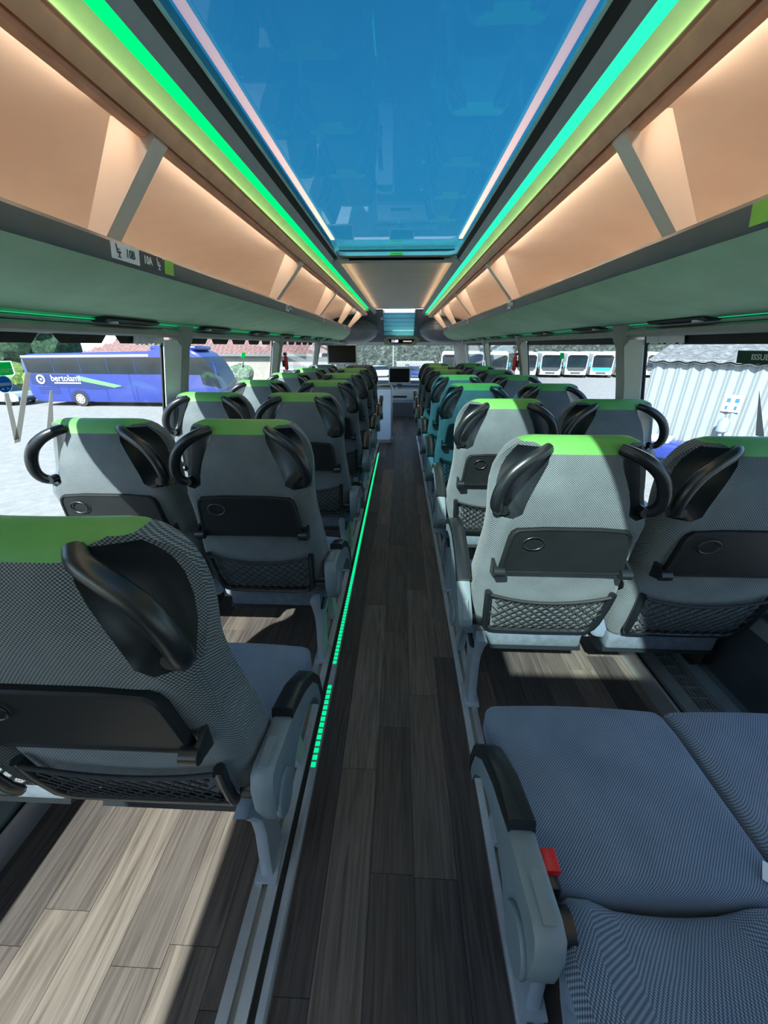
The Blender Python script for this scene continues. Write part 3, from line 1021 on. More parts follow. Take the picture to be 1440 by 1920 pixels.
def backrest_meshes(cap, cloth):
    rings = [back_ring(l) for l in LV]
    # finer levels by linear subdivision keep the shading smooth
    n = len(rings[0])
    parts = {'body': MB(), 'cap': MB(), 'dish_l': MB(), 'dish_r': MB()}
    for i in range(len(rings) - 1):
        zc = (LV[i][0] + LV[i + 1][0]) / 2
        for j in range(n):
            k = (j + 1) % n
            q = [rings[i][j], rings[i][k], rings[i + 1][k], rings[i + 1][j]]
            hj = j if j < NH - 1 else n - 1 - j            # half-ring segment index
            dest = 'body'
            if 4 <= hj <= 7 and 0.94 < zc < 1.135:
                dest = 'dish_r' if j < NH - 1 else 'dish_l'
            elif zc > 1.125 and (hj <= 3 or zc > 1.15 or hj >= 13):
                dest = 'cap'
            elif zc > 1.140 and hj <= 7:
                dest = 'body'
            parts[dest].add(q, [(0, 1, 2, 3)])
    parts['cap'].add(rings[-1], [tuple(range(n))])
    parts['body'].add(rings[0], [tuple(range(n))])
    out = {}
    for k, mb in parts.items():
        me = mb.mesh(k, {'body': cloth, 'cap': cap}.get(k, 'black_plastic'), 0)
        bm = bmesh.new()
        bm.from_mesh(me)
        bmesh.ops.remove_doubles(bm, verts=bm.verts, dist=0.0002)
        bmesh.ops.recalc_face_normals(bm, faces=bm.faces)
        bm.to_mesh(me)
        bm.free()
        for p in me.polygons:
            p.use_smooth = True
        me.set_sharp_from_angle(angle=math.radians(50))
        out[k] = me
    return out


def rear_y(z):
    for a, b in zip(LV[:-1], LV[1:]):
        if a[0] <= z <= b[0]:
            f = (z - a[0]) / (b[0] - a[0])
            return a[1] + (b[1] - a[1]) * f
    return -0.05


def grab_bar_mesh(s):
    ctrl = [(0.096, -0.100, 1.140), (0.120, -0.122, 1.132), (0.158, -0.134, 1.112), (0.196, -0.138, 1.078), (0.218, -0.137, 1.035), (0.2245, -0.131, 0.995), (0.217, -0.118, 0.968), (0.200, -0.100, 0.956)]
    pts = []
    for i in range(len(ctrl) - 1):
        p0, p1, p2, p3 = [Vector(ctrl[max(0, min(len(ctrl) - 1, i + d))]) for d in (-1, 0, 1, 2)]
        for q in range(3):
            t = q / 3
            pts.append(0.5 * ((2 * p1) + (p2 - p0) * t + (2 * p0 - 5 * p1 + 4 * p2 - p3) * t * t + (3 * p1 - p0 - 3 * p2 + p3) * t ** 3))
    pts.append(Vector(ctrl[-1]))
    n = len(pts)
    rad = [0.0150 + 0.0035 * math.sin(PI * i / (n - 1)) for i in range(n)]
    m = MB().tube([(p.x * s, p.y, p.z) for p in pts], rad, 10)
    m.cyl((0.196 * s, -0.105, 0.962), 'y', 0.014, 0.03, 12)
    return m.mesh('grab_bar', 'black_plastic', 50)


def tray_mesh():
    m = MB()
    z0_, z1_ = 0.752, 0.914
    outl = [(-0.186, z0_ + 0.004), (-0.182, z0_), (0.182, z0_), (0.186, z0_ + 0.004), (0.174, z1_ - 0.035), (0.168, z1_ - 0.014), (0.155, z1_ - 0.002), (0.08, z1_ + 0.004), (-0.08, z1_ + 0.004), (-0.155, z1_ - 0.002), (-0.168, z1_ - 0.014), (-0.174, z1_ - 0.035)]

    def yy(z, d):
        f = (z - z0_) / (z1_ - z0_)
        return (-0.118 - 0.024 * f) + d
    rings = []
    for d, k in ((0.022, 1.0), (0.004, 1.0), (0.0, 0.985), (0.0, 0.955), (0.003, 0.935)):
        rings.append([(x * k, yy(z, d), 0.833 + (z - 0.833) * (k if k == 1 else k - 0.02)) for x, z in outl])
    m.loft(rings)
    return m.mesh('tray_table', 'tray_plastic', 30)


def tray_recess_mesh():
    m = MB()
    c = (-0.105, -0.1385, 0.868)
    n = 20
    tilt = -0.024 / 0.162
    r1 = [(c[0] + 0.030 * math.cos(2 * PI * k / n), c[1] + tilt * 0.022 * math.sin(2 * PI * k / n), c[2] + 0.022 * math.sin(2 * PI * k / n)) for k in range(n)]
    m.tube(r1 + [r1[0], ], 0.0022, 6)
    return m.mesh('cup_recess', 'black_plastic', 60)


def hinge_mesh(s):
    m = MB()
    m.cyl((0.189 * s, -0.122, 0.760), 'x', 0.0165, 0.032, 14)
    m.prism([(-0.125, 0.775), (-0.088, 0.790), (-0.085, 0.735), (-0.118, 0.745)], 'x', 0.197 * s, 0.206 * s)
    return m.mesh('hinge', 'black_plastic', 40)


def pocket_mesh():
    m = MB()
    # U-shaped frame: two uprights and a rounded base bar
    path = [(-0.200, rear_y(0.655) - 0.012, 0.658), (-0.196, rear_y(0.60) - 0.014, 0.60), (-0.190, rear_y(0.52) - 0.014, 0.52), (-0.186, rear_y(0.485) - 0.014, 0.485), (-0.176, rear_y(0.465) - 0.014, 0.466), (-0.155, rear_y(0.458) - 0.014, 0.459),
            (0.0, rear_y(0.456) - 0.014, 0.456), (0.155, rear_y(0.458) - 0.014, 0.459), (0.176, rear_y(0.465) - 0.014, 0.466), (0.186, rear_y(0.485) - 0.014, 0.485), (0.190, rear_y(0.52) - 0.014, 0.52), (0.196, rear_y(0.60) - 0.014, 0.60), (0.200, rear_y(0.655) - 0.012, 0.658)]
    m.tube(path, 0.0115, 8)
    return m.mesh('net_pocket', 'black_plastic', 50)


def netting_mesh():
    m = MB()

    def pos(u, v):
        zt = 0.650 - 0.034 * (1 - u * u)
        z = 0.466 + v * (zt - 0.466)
        x = u * (0.180 + 0.012 * v)
        return (x, rear_y(z) - 0.020, z)
    n = 11
    for sg in (-1, 1):
        for k in range(-7, n + 8):
            pts = []
            for q in range(8):
                v = q / 7
                u = -1 + 2 * (k / n) + sg * v * 0.95
                if -1.001 <= u <= 1.001:
                    pts.append(pos(u, v))
            if len(pts) > 1:
                m.tube(pts, 0.0024, 3, False)
    m.tube([pos(-1 + 2 * k / 14, 1.0) for k in range(15)], 0.0055, 6)
    return m.mesh('netting', 'net_black', 60)


def cushion_mesh():
    def fn(p):
        x, y, z = p
        if z > 0.42:
            crown = 0.012 * (1 - min(1, (x / 0.235) ** 2)) - 0.010 * math.exp(-((y - 0.20) / 0.10) ** 2) * (1 - min(1, (x / 0.17) ** 4))
            z += crown
        if y > 0.38:
            z -= 0.020 * ((y - 0.38) / 0.085) ** 2
        return (x, y, z)
    return rbox_mesh('seat_cushion', (0.486, 0.42, 0.115), 0.028, 'fabric_seat', 4, (0, 0.255, 0.415), fn, 5)


ARM_BODY = [(-0.060, -0.02), (-0.062, 0.045), (-0.050, 0.080), (-0.025, 0.088), (0.09, 0.068), (0.20, 0.028), (0.29, -0.030), (0.345, -0.100), (0.365, -0.170), (0.362, -0.195), (0.340, -0.190), (0.325, -0.140), (0.285, -0.085), (0.22, -0.050),
            (0.14, -0.035), (0.08, -0.055), (0.04, -0.090), (0.0, -0.105), (-0.035, -0.090)]
ARM_PAD = [(0.095, 0.067), (0.100, 0.090), (0.20, 0.058), (0.30, -0.005), (0.362, -0.085), (0.385, -0.165), (0.380, -0.195), (0.363, -0.195), (0.365, -0.165), (0.345, -0.098), (0.29, -0.028), (0.20, 0.029)]


def bevel_prism(poly, xc, hw, name, mat, r=0.006):
    """a flat outline extruded in x with softened edges"""
    n = len(poly)
    cy = sum(p[0] for p in poly) / n
    cz = sum(p[1] for p in poly) / n
    rings = []
    for x, k in ((-hw, 1), (-hw + r, 0), (hw - r, 0), (hw, 1)):
        row = []
        for i, (y, z) in enumerate(poly):
            if k:
                a, b = Vector(poly[i - 1]), Vector(poly[(i + 1) % n])
                t = (b - a).normalized()
                nn = Vector((-t.y, t.x))
                if nn.dot(Vector((cy, cz)) - Vector((y, z))) < 0:
                    nn = -nn
                y, z = y + nn.x * r * 0.7, z + nn.y * r * 0.7
            row.append((xc + x, y, z))
        rings.append(row)
    m = MB().loft(rings)
    return m.mesh(name, mat, 50)


PIV = Vector((0.0, -0.015, 0.53))
LEG_POLY = [(-0.035, 0.405), (-0.005, 0.345), (0.026, 0.27), (0.032, 0.20), (0.024, 0.12), (0.018, 0.05), (0.016, 0.018), (0.11, 0.018), (0.11, 0.05), (0.105, 0.12), (0.135, 0.22), (0.19, 0.295), (0.26, 0.22), (0.325, 0.05), (0.325, 0.018), (0.40, 0.018), (0.40, 0.05), (0.345, 0.25), (0.33, 0.405)]

CACHE = {}


def C(key, fn):
    if key not in CACHE:
        CACHE[key] = fn()
    return CACHE[key]


def make_seat(x, y, side, is_aisle, label, group, arm=None, recline=0.0, cap='green_leather'):
    """side -1/+1: which bank; the aisle lies towards +x for the left bank"""
    s = -side                                  # direction of the aisle in seat coordinates
    root = empty('coach_seat', (x, y, 0))
    tag(root, label, 'seat', group)
    cloth = 'fabric_seat' if recline else 'fabric_back'
    bk = C(('back', cap, cloth), lambda: backrest_meshes(cap, cloth))
    moving = []
    b = link('backrest', bk['body'], root)
    c = link('headrest_cap', bk['cap'], b)
    moving.append(b)
    for sg, key in ((-1, 'dish_l'), (1, 'dish_r')):
        d = link('handle_recess', bk[key], root)
        link('grab_bar', C(('bar', sg), lambda: grab_bar_mesh(sg)), d)
        moving.append(d)
    t = link('tray_table', C('tray', tray_mesh), root)
    link('cup_recess', C('cup', tray_recess_mesh), t)
    for sg in (-1, 1):
        link('hinge', C(('hinge', sg), lambda: hinge_mesh(sg)), t)
    moving.append(t)
    p = link('net_pocket', C('pocket', pocket_mesh), root)
    link('netting', C('net', netting_mesh), p)
    moving.append(p)
    if recline:
        R = Matrix.Rotation(recline, 4, 'X')
        pv = Vector((0, 0.07, 0.45))
        T = Matrix.Translation(pv + Vector((0, -0.09, 0.0))) @ R @ Matrix.Translation(-pv)
        for o in moving:
            o.matrix_local = T
    link('seat_cushion', C('cushion', cushion_mesh), root)
    link('back_panel', C('bp', lambda: rbox_mesh('back_panel', (0.40, 0.05, 0.075), 0.012, 'fabric_plain', 2, (0, 0.045, 0.375))), root)
    link('under_tray', C('ut', lambda: MB().prism([(0.03, 0.345), (0.02, 0.325), (0.06, 0.300), (0.42, 0.318), (0.45, 0.358), (0.10, 0.358)], 'x', -0.205, 0.205).mesh('under_tray', 'black_plastic', 30)), root)
    if is_aisle:
        ak = ('arm', s)
        ab = link('armrest', C(ak, lambda: bevel_prism(ARM_BODY, s * 0.268, 0.023, 'armrest', 'arm_grey', 0.007)), root)
        link('armrest_pad', C(('pad', s), lambda: bevel_prism(ARM_PAD, s * 0.268, 0.0245, 'armrest_pad', 'black_plastic', 0.006)), ab)
        link('pivot_cover', C(('pc', s), lambda: bevel_prism([(0.045 * math.cos(a * PI / 8) - 0.01, 0.055 * math.sin(a * PI / 8) - 0.03) for a in range(16)], s * 0.2935, 0.006, 'pivot_cover', 'arm_grey', 0.003)), ab)
        link('release_tab', C(('rt', s), lambda: MB().box(s * 0.268 - 0.009, s * 0.268 + 0.009, -0.035, 0.03, 0.078, 0.091).mesh('release_tab', 'arm_grey', 0)), ab)
        ab.location = PIV
        ab.rotation_euler = (arm or 0.0, 0, 0)
        link('arm_hub', C(('hub', s), lambda: MB().cyl((s * 0.225, -0.01, 0.50), 'x', 0.030, 0.05, 14).mesh('arm_hub', 'black_plastic', 40)), root)
        link('leg', C(('leg', s), lambda: bevel_prism(LEG_POLY, s * 0.18, 0.016, 'leg', 'leg_paint', 0.006)), root)
        link('leg_foot', C(('foot', s), lambda: MB().prism([(0.005, 0.018), (0.005, 0.030), (0.06, 0.040), (0.12, 0.030), (0.12, 0.018)], 'x', s * 0.15, s * 0.21).mesh('leg_foot', 'leg_paint', 30)), root)
        link('cross_beam', C(('beam', s), lambda: MB().box(min(s * 0.20, -s * 0.243), max(s * 0.20, -s * 0.243), 0.13, 0.18, 0.300, 0.345).box(min(s * 0.20, -s * 0.243), max(s * 0.20, -s * 0.243), 0.27, 0.31, 0.305, 0.345).mesh('cross_beam', 'aluminium', 0)), root)
        bu = link('buckle', C(('buckle', s), lambda: rbox_mesh('buckle', (0.026, 0.050, 0.10), 0.006, 'black_plastic', 2, (s * 0.216, 0.050, 0.485))), root)
        link('release_button', C(('rb', s), lambda: rbox_mesh('release_button', (0.030, 0.036, 0.022), 0.004, 'red_plastic', 2, (s * 0.216, 0.062, 0.538))), bu)
    else:
        link('cross_beam', C(('beam2', s), lambda: MB().box(-0.243, 0.243, 0.13, 0.18, 0.300, 0.345).box(-0.243, 0.243, 0.27, 0.31, 0.305, 0.345).mesh('cross_beam', 'aluminium', 0)), root)
        link('wall_bracket', C(('wb', s), lambda: MB().prism([(0.10, 0.345), (0.10, 0.20), (0.14, 0.155), (0.28, 0.155), (0.32, 0.20), (0.32, 0.345)], 'x', -s * 0.255, -s * 0.29).mesh('wall_bracket', 'black_plastic', 30)), root)
    return root


ORD = ['', 'nearest', 'second', 'third', 'fourth', 'fifth', 'sixth', 'seventh', 'eighth']
PITCH = 0.80
for i in range(1, 8):
    yb = 0.53 + PITCH * (i - 1)
    capm = 'green_leather' if i < 7 else 'grey_leather'
    where_a = {1: 'nearest aisle seat on the blue coach side, its large black handle close to the camera',
               7: 'dark-topped aisle seat just before the translucent screen'}.get(i, 'grey aisle seat with green headrest band, %s from the camera on the blue coach side' % ORD[i])
    where_w = {1: 'window seat cut off at the picture edge, beside the nearest aisle seat',
               7: 'dark-topped window seat below the wall-mounted television'}.get(i, 'grey window seat with green headrest band, %s from the camera on the blue coach side' % ORD[i])
    make_seat(-0.515, yb, -1, True, where_a, 'coach seats', arm=(0.0 if i <= 3 else 0.85), cap=capm)
    make_seat(-1.0085, yb, -1, False, where_w, 'coach seats', cap=capm)
for i in range(1, 9):
    yb = 0.322 + PITCH * (i - 1)
    where_a = {1: 'fully reclined aisle seat whose blue-grey cushion fills the lower corner, armrest down'}.get(i, 'grey aisle seat with green headrest band, %s from the camera on the white barn side' % ORD[i])
    where_w = {1: 'reclined window seat next to the blue-grey cushion in the lower corner'}.get(i, 'grey window seat with green headrest band, %s from the camera on the white barn side' % ORD[i])
    make_seat(0.515, yb, 1, True, where_a, 'coach seats', arm=(0.0 if i == 1 else 0.88), recline=(0.98 if i == 1 else 0.0))
    make_seat(1.0085, yb, 1, False, where_w, 'coach seats', recline=(0.98 if i == 1 else 0.0))

# small white care tag sewn between the two near cushions
ctag = MB().add([(0.707, 0.40, 0.480), (0.760, 0.365, 0.480), (0.770, 0.395, 0.489), (0.725, 0.425, 0.489), (0.707, 0.40, 0.4815), (0.760, 0.365, 0.4815), (0.770, 0.395, 0.4905), (0.725, 0.425, 0.4905)],
               [(0, 1, 2, 3), (7, 6, 5, 4), (0, 4, 5, 1), (1, 5, 6, 2), (2, 6, 7, 3), (3, 7, 4, 0)]).build('paper_tag', 'label_white', None, 0)
tag(ctag, 'small white paper tag lying on the blue-grey cushion at the picture edge', 'tag')

# ------------------------------------------------------------------ the front of the deck
# wall television
tv = empty('television', (-0.85, 6.05, 1.15))
link('casing', rbox_mesh('casing', (0.44, 0.04, 0.27), 0.008, 'frame_silver', 2, (0, 0.0, 0.125)), tv)
link('screen', rbox_mesh('screen', (0.405, 0.006, 0.235), 0.002, 'screen_black', 1, (0, -0.0215, 0.13)), tv)
link('badge', MB().box(-0.05, 0.05, -0.024, -0.02, -0.004, 0.002).mesh('badge', 'white_print', 0), tv)
link('bracket', MB().box(-0.42, -0.18, 0.01, 0.05, 0.09, 0.14).mesh('bracket', 'band_grey', 0), tv)
tag(tv, 'flat black television with silver frame hanging below the luggage rack', 'television')

# translucent stair screen with steel posts and handrail
ps = empty('stair_screen', (-0.22, 5.88, 0))
link('panel', rbox_mesh('panel', (0.22, 0.012, 0.74), 0.004, 'screen_glass', 1, (-0.005, 0, 0.42)), ps)
link('post', MB().tube([(0.115, 0, 0.0), (0.115, 0, 0.80), (0.105, 0, 0.85), (0.085, 0, 0.865)], 0.014, 10).mesh('post', 'aluminium', 50), ps)
link('post', MB().tube([(-0.13, 0, 0.0), (-0.13, 0, 0.84)], 0.012, 10).mesh('post', 'aluminium', 50), ps)
link('handrail', MB().tube([(0.085, 0, 0.865), (-0.02, 0, 0.862), (-0.15, 0, 0.84), (-0.24, 0.0, 0.84)], 0.014, 10).mesh('handrail', 'aluminium', 50), ps)
link('base_clamp', rbox_mesh('base_clamp', (0.05, 0.04, 0.06), 0.006, 'aluminium', 2, (0.115, 0, 0.05)), ps)
link('base_rail', MB().box(-0.12, 0.11, -0.015, 0.015, 0.0, 0.05).mesh('base_rail', 'white_print', 0), ps)
tag(ps, 'pale translucent stair screen with steel post at the aisle end', 'screen')

# front cabinet with slot, ledge and monitor
fc = empty('front_cabinet', (0.10, 8.22, 0))
link('body', rbox_mesh('body', (1.10, 0.40, 0.62), 0.02, 'dome_grey', 2, (0, 0.2, 0.31)), fc)
link('upper_panel', rbox_mesh('upper_panel', (1.06, 0.02, 0.22), 0.006, 'band_grey', 2, (0, -0.005, 0.46)), fc)
link('slot', MB().box(-0.30, 0.06, -0.018, -0.012, 0.395, 0.44).mesh('slot', 'black_rubber', 0), fc)
link('kick_panel', MB().box(-0.53, 0.53, -0.012, 0.0, 0.02, 0.30).mesh('kick_panel', 'wall_dark', 0), fc)
link('ledge', rbox_mesh('ledge', (1.14, 0.46, 0.03), 0.008, 'box_dark', 2, (0, 0.20, 0.63)), fc)
link('handle', MB().tube([(-0.15, -0.03, 0.62), (-0.15, -0.05, 0.60), (-0.15, -0.03, 0.54)], 0.008, 8).mesh('handle', 'aluminium', 50), fc)
tag(fc, 'low grey cabinet with dark slot closing the aisle below the windscreen', 'cabinet')
mo = empty('monitor', (0.0, 8.30, 0.646))
link('casing', rbox_mesh('casing', (0.45, 0.05, 0.33), 0.01, 'band_grey', 2, (0, 0.0, 0.19)), mo)
link('screen', rbox_mesh('screen', (0.405, 0.006, 0.27), 0.002, 'screen_black', 1, (0, -0.026, 0.185)), mo)
link('stand', MB().box(-0.05, 0.05, -0.01, 0.05, 0.0, 0.03).mesh('stand', 'box_dark', 0), mo)
tag(mo, 'black monitor standing on the cabinet at the end of the aisle', 'monitor')

# windscreen
ws = struct(empty('window_front', (0, 0, 0)), 'wide front windscreen')
m = MB()
m.add([(x, y, z) for x in (-1.30, 1.30) for y, z in ((8.70, 0.66), (8.62, 1.44), (8.626, 1.44), (8.706, 0.66))], [(0, 1, 2, 3), (4, 7, 6, 5), (0, 4, 5, 1), (1, 5, 6, 2), (2, 6, 7, 3), (3, 7, 4, 0)])
m.build('pane', 'window_glass', ws, 0)
for s in (-1, 1):
    MB().add([(s * x, y, z) for x in (1.14, 1.30) for y, z in ((8.60, 0.6), (8.50, 1.46), (8.60, 1.46), (8.70, 0.6))], [(0, 1, 2, 3), (4, 7, 6, 5), (0, 4, 5, 1), (1, 5, 6, 2), (2, 6, 7, 3), (3, 7, 4, 0)]).build('corner_post', 'pillar_grey', ws)
    # grey trim panels closing the sides between last pillar and windscreen
    MB().add([(s * 1.16, 7.6, 1.47), (s * 1.10, 8.6, 1.47), (s * 1.16, 8.6, 1.0), (s * 1.25, 7.9, 0.9), (s * 1.20, 7.6, 1.47), (s * 1.14, 8.6, 1.47), (s * 1.20, 8.6, 1.0), (s * 1.29, 7.9, 0.9)],
             [(0, 1, 2, 3), (7, 6, 5, 4), (0, 4, 5, 1), (1, 5, 6, 2), (2, 6, 7, 3), (3, 7, 4, 0)]).build('side_trim', 'pillar_grey', ws)

# front ceiling dome: side shells, slatted hatch and display
dome = struct(empty('ceiling_front', (0, 0, 0)), 'moulded front ceiling dome')
for xa, xb in ((-1.24, CX - 0.29), (CX + 0.29, 1.24)):
    MB().prism([(7.68, 1.995), (7.72, 1.93), (8.30, 1.60), (8.36, 1.46), (8.64, 1.40), (8.7, 2.0)], 'x', xa, xb).build('dome_panel', 'dome_grey', dome, 20)
MB().prism([(8.31, 2.02), (8.30, 1.60), (8.36, 1.46), (8.64, 1.40), (8.7, 2.0)], 'x', CX - 0.29, CX + 0.29).build('dome_panel', 'dome_grey', dome, 20)
for s in (-1, 1):
    rings = []
    for a in range(9):
        al = -PI / 2 + PI * a / 8
        rr = math.cos(al)
        zz = math.sin(al)
        row = []
        for b in range(17):
            be = PI * b / 16
            row.append((CX + s * 0.86 + s * 0.47 * math.cos(be) * max(rr, 0.02) * -1, 8.06 - 0.52 * math.sin(be) * max(rr, 0.02), 1.66 + 0.235 * zz))
        rings.append(row)
    MB().loft(rings, False, False).build('side_shell', 'dome_grey', dome)
    MB().box(min(CX + s * 0.80, CX + s * 0.55), max(CX + s * 0.80, CX + s * 0.55), 7.52, 7.56, 1.745, 1.752).build('shell_seam', 'box_dark', dome)
hatch = empty('roof_hatch', (CX, 0, 0))
n = Vector((0, -0.33, -0.58)).normalized()
for k, (f, h, mat) in enumerate(((0.06, 0.10, 'blind_film'), (0.235, 0.095, 'blind_film'), (0.41, 0.095, 'blind_film'), (0.635, 0.155, 'blind_film'), (0.89, 0.115, 'blind_film'))):
    yc, zc = 7.72 + 0.58 * f, 1.93 - 0.33 * f
    m = MB()
    w = 0.289
    d = Vector((0, 0.58, -0.33)).normalized()
    nn = Vector((0, -0.33, -0.58)).normalized()
    p = Vector((0, yc, zc))
    c = [p - d * h / 2 + Vector((-w, 0, 0)), p - d * h / 2 + Vector((w, 0, 0)), p + d * h / 2 + Vector((w, 0, 0)), p + d * h / 2 + Vector((-w, 0, 0))]
    m.add([q + nn * 0.03 for q in c] + [q - nn * 0.005 for q in c], [(0, 1, 2, 3), (0, 4, 5, 1), (1, 5, 6, 2), (2, 6, 7, 3), (3, 7, 4, 0)])
    m.build('slat', mat, hatch, 0)
m = MB()
m.box(-0.34, -0.28, 7.82, 7.90, 1.83, 1.875)
m.build('latch', 'reveal_white', hatch)
MB().box(-0.285, -0.265, 7.84, 7.89, 1.825, 1.85).build('latch_tab', 'red_plastic', hatch)
tag(hatch, 'slatted teal roof hatch above the digital clock', 'hatch')
ck = empty('clock_display', (0.03, 8.30, 1.40))
m = MB().prism([(-0.34, 0.02), (-0.24, 0.0), (0.26, 0.0), (0.37, 0.10), (0.30, 0.16), (-0.28, 0.16), (-0.37, 0.10)], 'y', -0.02, 0.1)
link('housing', m.mesh('housing', 'display_olive', 20), ck)
m = MB().prism([(-0.20, 0.035), (0.19, 0.035), (0.27, 0.112), (-0.28, 0.112)], 'y', -0.024, -0.019)
link('display', m.mesh('display', 'screen_black', 0), ck)
d = place_text('11:80', 0.062, 'led_clock', (-0.135, -0.024, 0.075), (1, 0, 0), (0, 0, 1), ck, 'digits', 0.003, 1.0)
link('bar_readout', MB().box(0.03, 0.20, -0.0275, -0.024, 0.062, 0.085).mesh('bar_readout', 'led_clock_bar', 0), ck)
tag(ck, 'dark digital clock display glowing violet over the windscreen', 'clock')

# emergency hammers on the second pillars
for s, yy in ((-1, 4.04), (1, 4.02)):
    eh = empty('emergency_hammer', (s * 1.135, yy, 1.17))
    m = MB().tube([(0, 0, 0.0), (s * -0.004, 0, 0.01), (s * -0.004, 0, 0.115), (0, 0, 0.13)], [0.013, 0.019, 0.019, 0.012], 12)
    link('grip', m.mesh('grip', 'red_plastic', 50), eh)
    link('head', rbox_mesh('head', (0.026, 0.05, 0.03), 0.008, 'red_plastic' if s > 0 else 'black_plastic', 2, (0, 0, 0.147)), eh)
    link('holder', rbox_mesh('holder', (0.02, 0.05, 0.06), 0.004, 'box_dark', 1, (s * 0.02, 0, 0.06)), eh)
    tag(eh, 'red emergency hammer on the window pillar facing the %s' % ('tiled house' if s < 0 else 'row of white buses'), 'hammer', 'emergency hammers')

# ------------------------------------------------------------------ outdoors
G = -2.75
ground = struct(MB().box(-120, 120, -60, 140, G - 0.3, G).build('ground', 'gravel'), 'pale gravel yard')


def wheel(parent, loc, r, w, axis='y'):
    m = MB().cyl((0, 0, 0), axis, r, w, 24)
    t = link('wheel', m.mesh('wheel', 'tyre', 40), parent, loc)
    i = 'xyz'.index(axis)
    m = MB()
    c = [0, 0, 0]
    c[i] = -w / 2 - 0.005
    m.cyl(c, axis, r * 0.62, 0.03, 20)
    c[i] -= 0.03
    m.cyl(c, axis, r * 0.25, 0.05, 12)
    link('rim', m.mesh('rim', 'rim_metal', 40), t)
    m = MB()
    for k in range(8):
        a = 2 * PI * k / 8
        q = [r * 0.44 * math.cos(a), r * 0.44 * math.sin(a)]
        p = [0, 0, 0]
        o = [j for j in range(3) if j != i]
        p[o[0]], p[o[1]] = q
        p[i] = -w / 2 - 0.022
        m.cyl(p, axis, r * 0.09, 0.01, 8)
    link('rim_hole', m.mesh('rim_hole', 'tyre', 0), t)
    return t


# blue touring coach parked across the yard; local x runs to its front, local -y faces us
bus = empty('blue_coach', (-27.3, 28.2, G), -0.03)
Lb, Wb = 14.6, 2.8
side = [(-0.10, 0.9), (0.15, 0.42), (0.6, 0.32), (Lb - 1.4, 0.30), (Lb - 0.3, 0.36), (Lb, 0.75), (Lb - 0.10, 1.5), (Lb - 0.35, 2.25), (Lb - 0.75, 3.05), (Lb - 1.25, 3.62), (Lb - 1.9, 3.92), (Lb - 2.9, 4.02), (Lb - 4.2, 4.00), (Lb - 5.0, 3.80), (0.9, 3.62), (0.15, 3.50), (-0.05, 3.2)]
rings = []
for yy, k in ((0.0, 0.965), (0.10, 1.0), (Wb - 0.10, 1.0), (Wb, 0.965)):
    cx_, cz_ = Lb / 2, 2.1
    rings.append([(cx_ + (x - cx_) * k, yy, cz_ + (z - cz_) * k) for x, z in side])
link('body', MB().loft(rings).mesh('body', 'bus_blue', 30), bus)
def flat(poly, y, t, mat, name, parent):
    return link(name, MB().prism(poly, 'y', y - t, y).mesh(name, mat, 0), parent)
flat([(0.28, 2.32), (0.20, 3.32), (Lb - 1.75, 3.42), (Lb - 1.35, 3.32), (Lb - 0.75, 2.45), (Lb - 0.75, 2.26)], 0.0, 0.02, 'bus_glass', 'window_band', bus)
for k in range(1, 6):
    xq = 0.3 + k * 2.05
    flat([(xq, 2.34), (xq, 3.34), (xq + 0.05, 3.34), (xq + 0.05, 2.34)], -0.02, 0.01, 'bus_blue_dark', 'window_bar', bus)
flat([(0.1, 3.38), (0.12, 3.50), (Lb - 4.9, 3.60), (Lb - 4.9, 3.45)], 0.0, 0.015, 'bus_white', 'roof_edge', bus)
flat([(0.32, 1.55), (0.28, 2.28), (3.7, 2.22), (7.4, 1.35), (5.2, 1.20), (2.2, 1.38)], 0.0, 0.012, 'bus_blue_dark', 'dark_livery', bus)
flat([(3.9, 2.15), (4.2, 2.12), (7.2, 1.48), (6.6, 1.36), (4.3, 1.78)], -0.012, 0.012, 'swoosh_green', 'green_swoosh', bus)
place_text('bertolami', 0.60, 'white_print', (3.05, -0.03, 1.97), (1, 0, 0), (0, 0, 1), bus, 'lettering', 0.0, 0.98)
m = MB()
for k in range(14):
    m.box(2.10 + 0.148 * k, 2.10 + 0.148 * k + 0.11, -0.04, -0.02, 1.62, 1.70)
link('small_print', m.mesh('small_print', 'white_print', 0), bus)['kind'] = 'stuff'
m = MB()
N = 20
ro = [(1.12 + 0.27 * math.cos(2 * PI * k / N), -0.03, 1.90 + 0.27 * math.sin(2 * PI * k / N)) for k in range(N + 1)]
m.tube(ro, 0.06, 6)
m.cyl((1.12, -0.03, 1.90), 'y', 0.07, 0.02, 12)
link('emblem', m.mesh('emblem', 'white_print', 50), bus)
for k in range(4):
    flat([(0.7, 0.92 + 0.13 * k), (0.7, 0.98 + 0.13 * k), (2.3, 0.98 + 0.13 * k), (2.3, 0.92 + 0.13 * k)], 0.0, 0.02, 'bus_blue_dark', 'vent_slat', bus)
for xq in (3.0, 5.9, 8.2, 10.4):
    flat([(xq, 0.42), (xq, 1.30), (xq + 0.03, 1.30), (xq + 0.03, 0.42)], 0.0, 0.012, 'bus_blue_dark', 'hatch_line', bus)
for xq in (7.9, 11.9):
    flat([(xq, 2.3), (xq, 0.5), (xq + 0.03, 0.5), (xq + 0.03, 2.3)], 0.0, 0.012, 'bus_blue_dark', 'door_line', bus)
flat([(3.05, 0.35), (3.1, 0.85), (3.35, 1.12), (3.75, 1.22), (4.15, 1.12), (4.4, 0.85), (4.45, 0.35)], 0.005, 0.016, 'bus_blue_dark', 'wheel_arch', bus)
wheel(bus, (3.75, 0.13, 0.55), 0.55, 0.32)
wheel(bus, (Lb - 2.7, 0.13, 0.55), 0.55, 0.32)
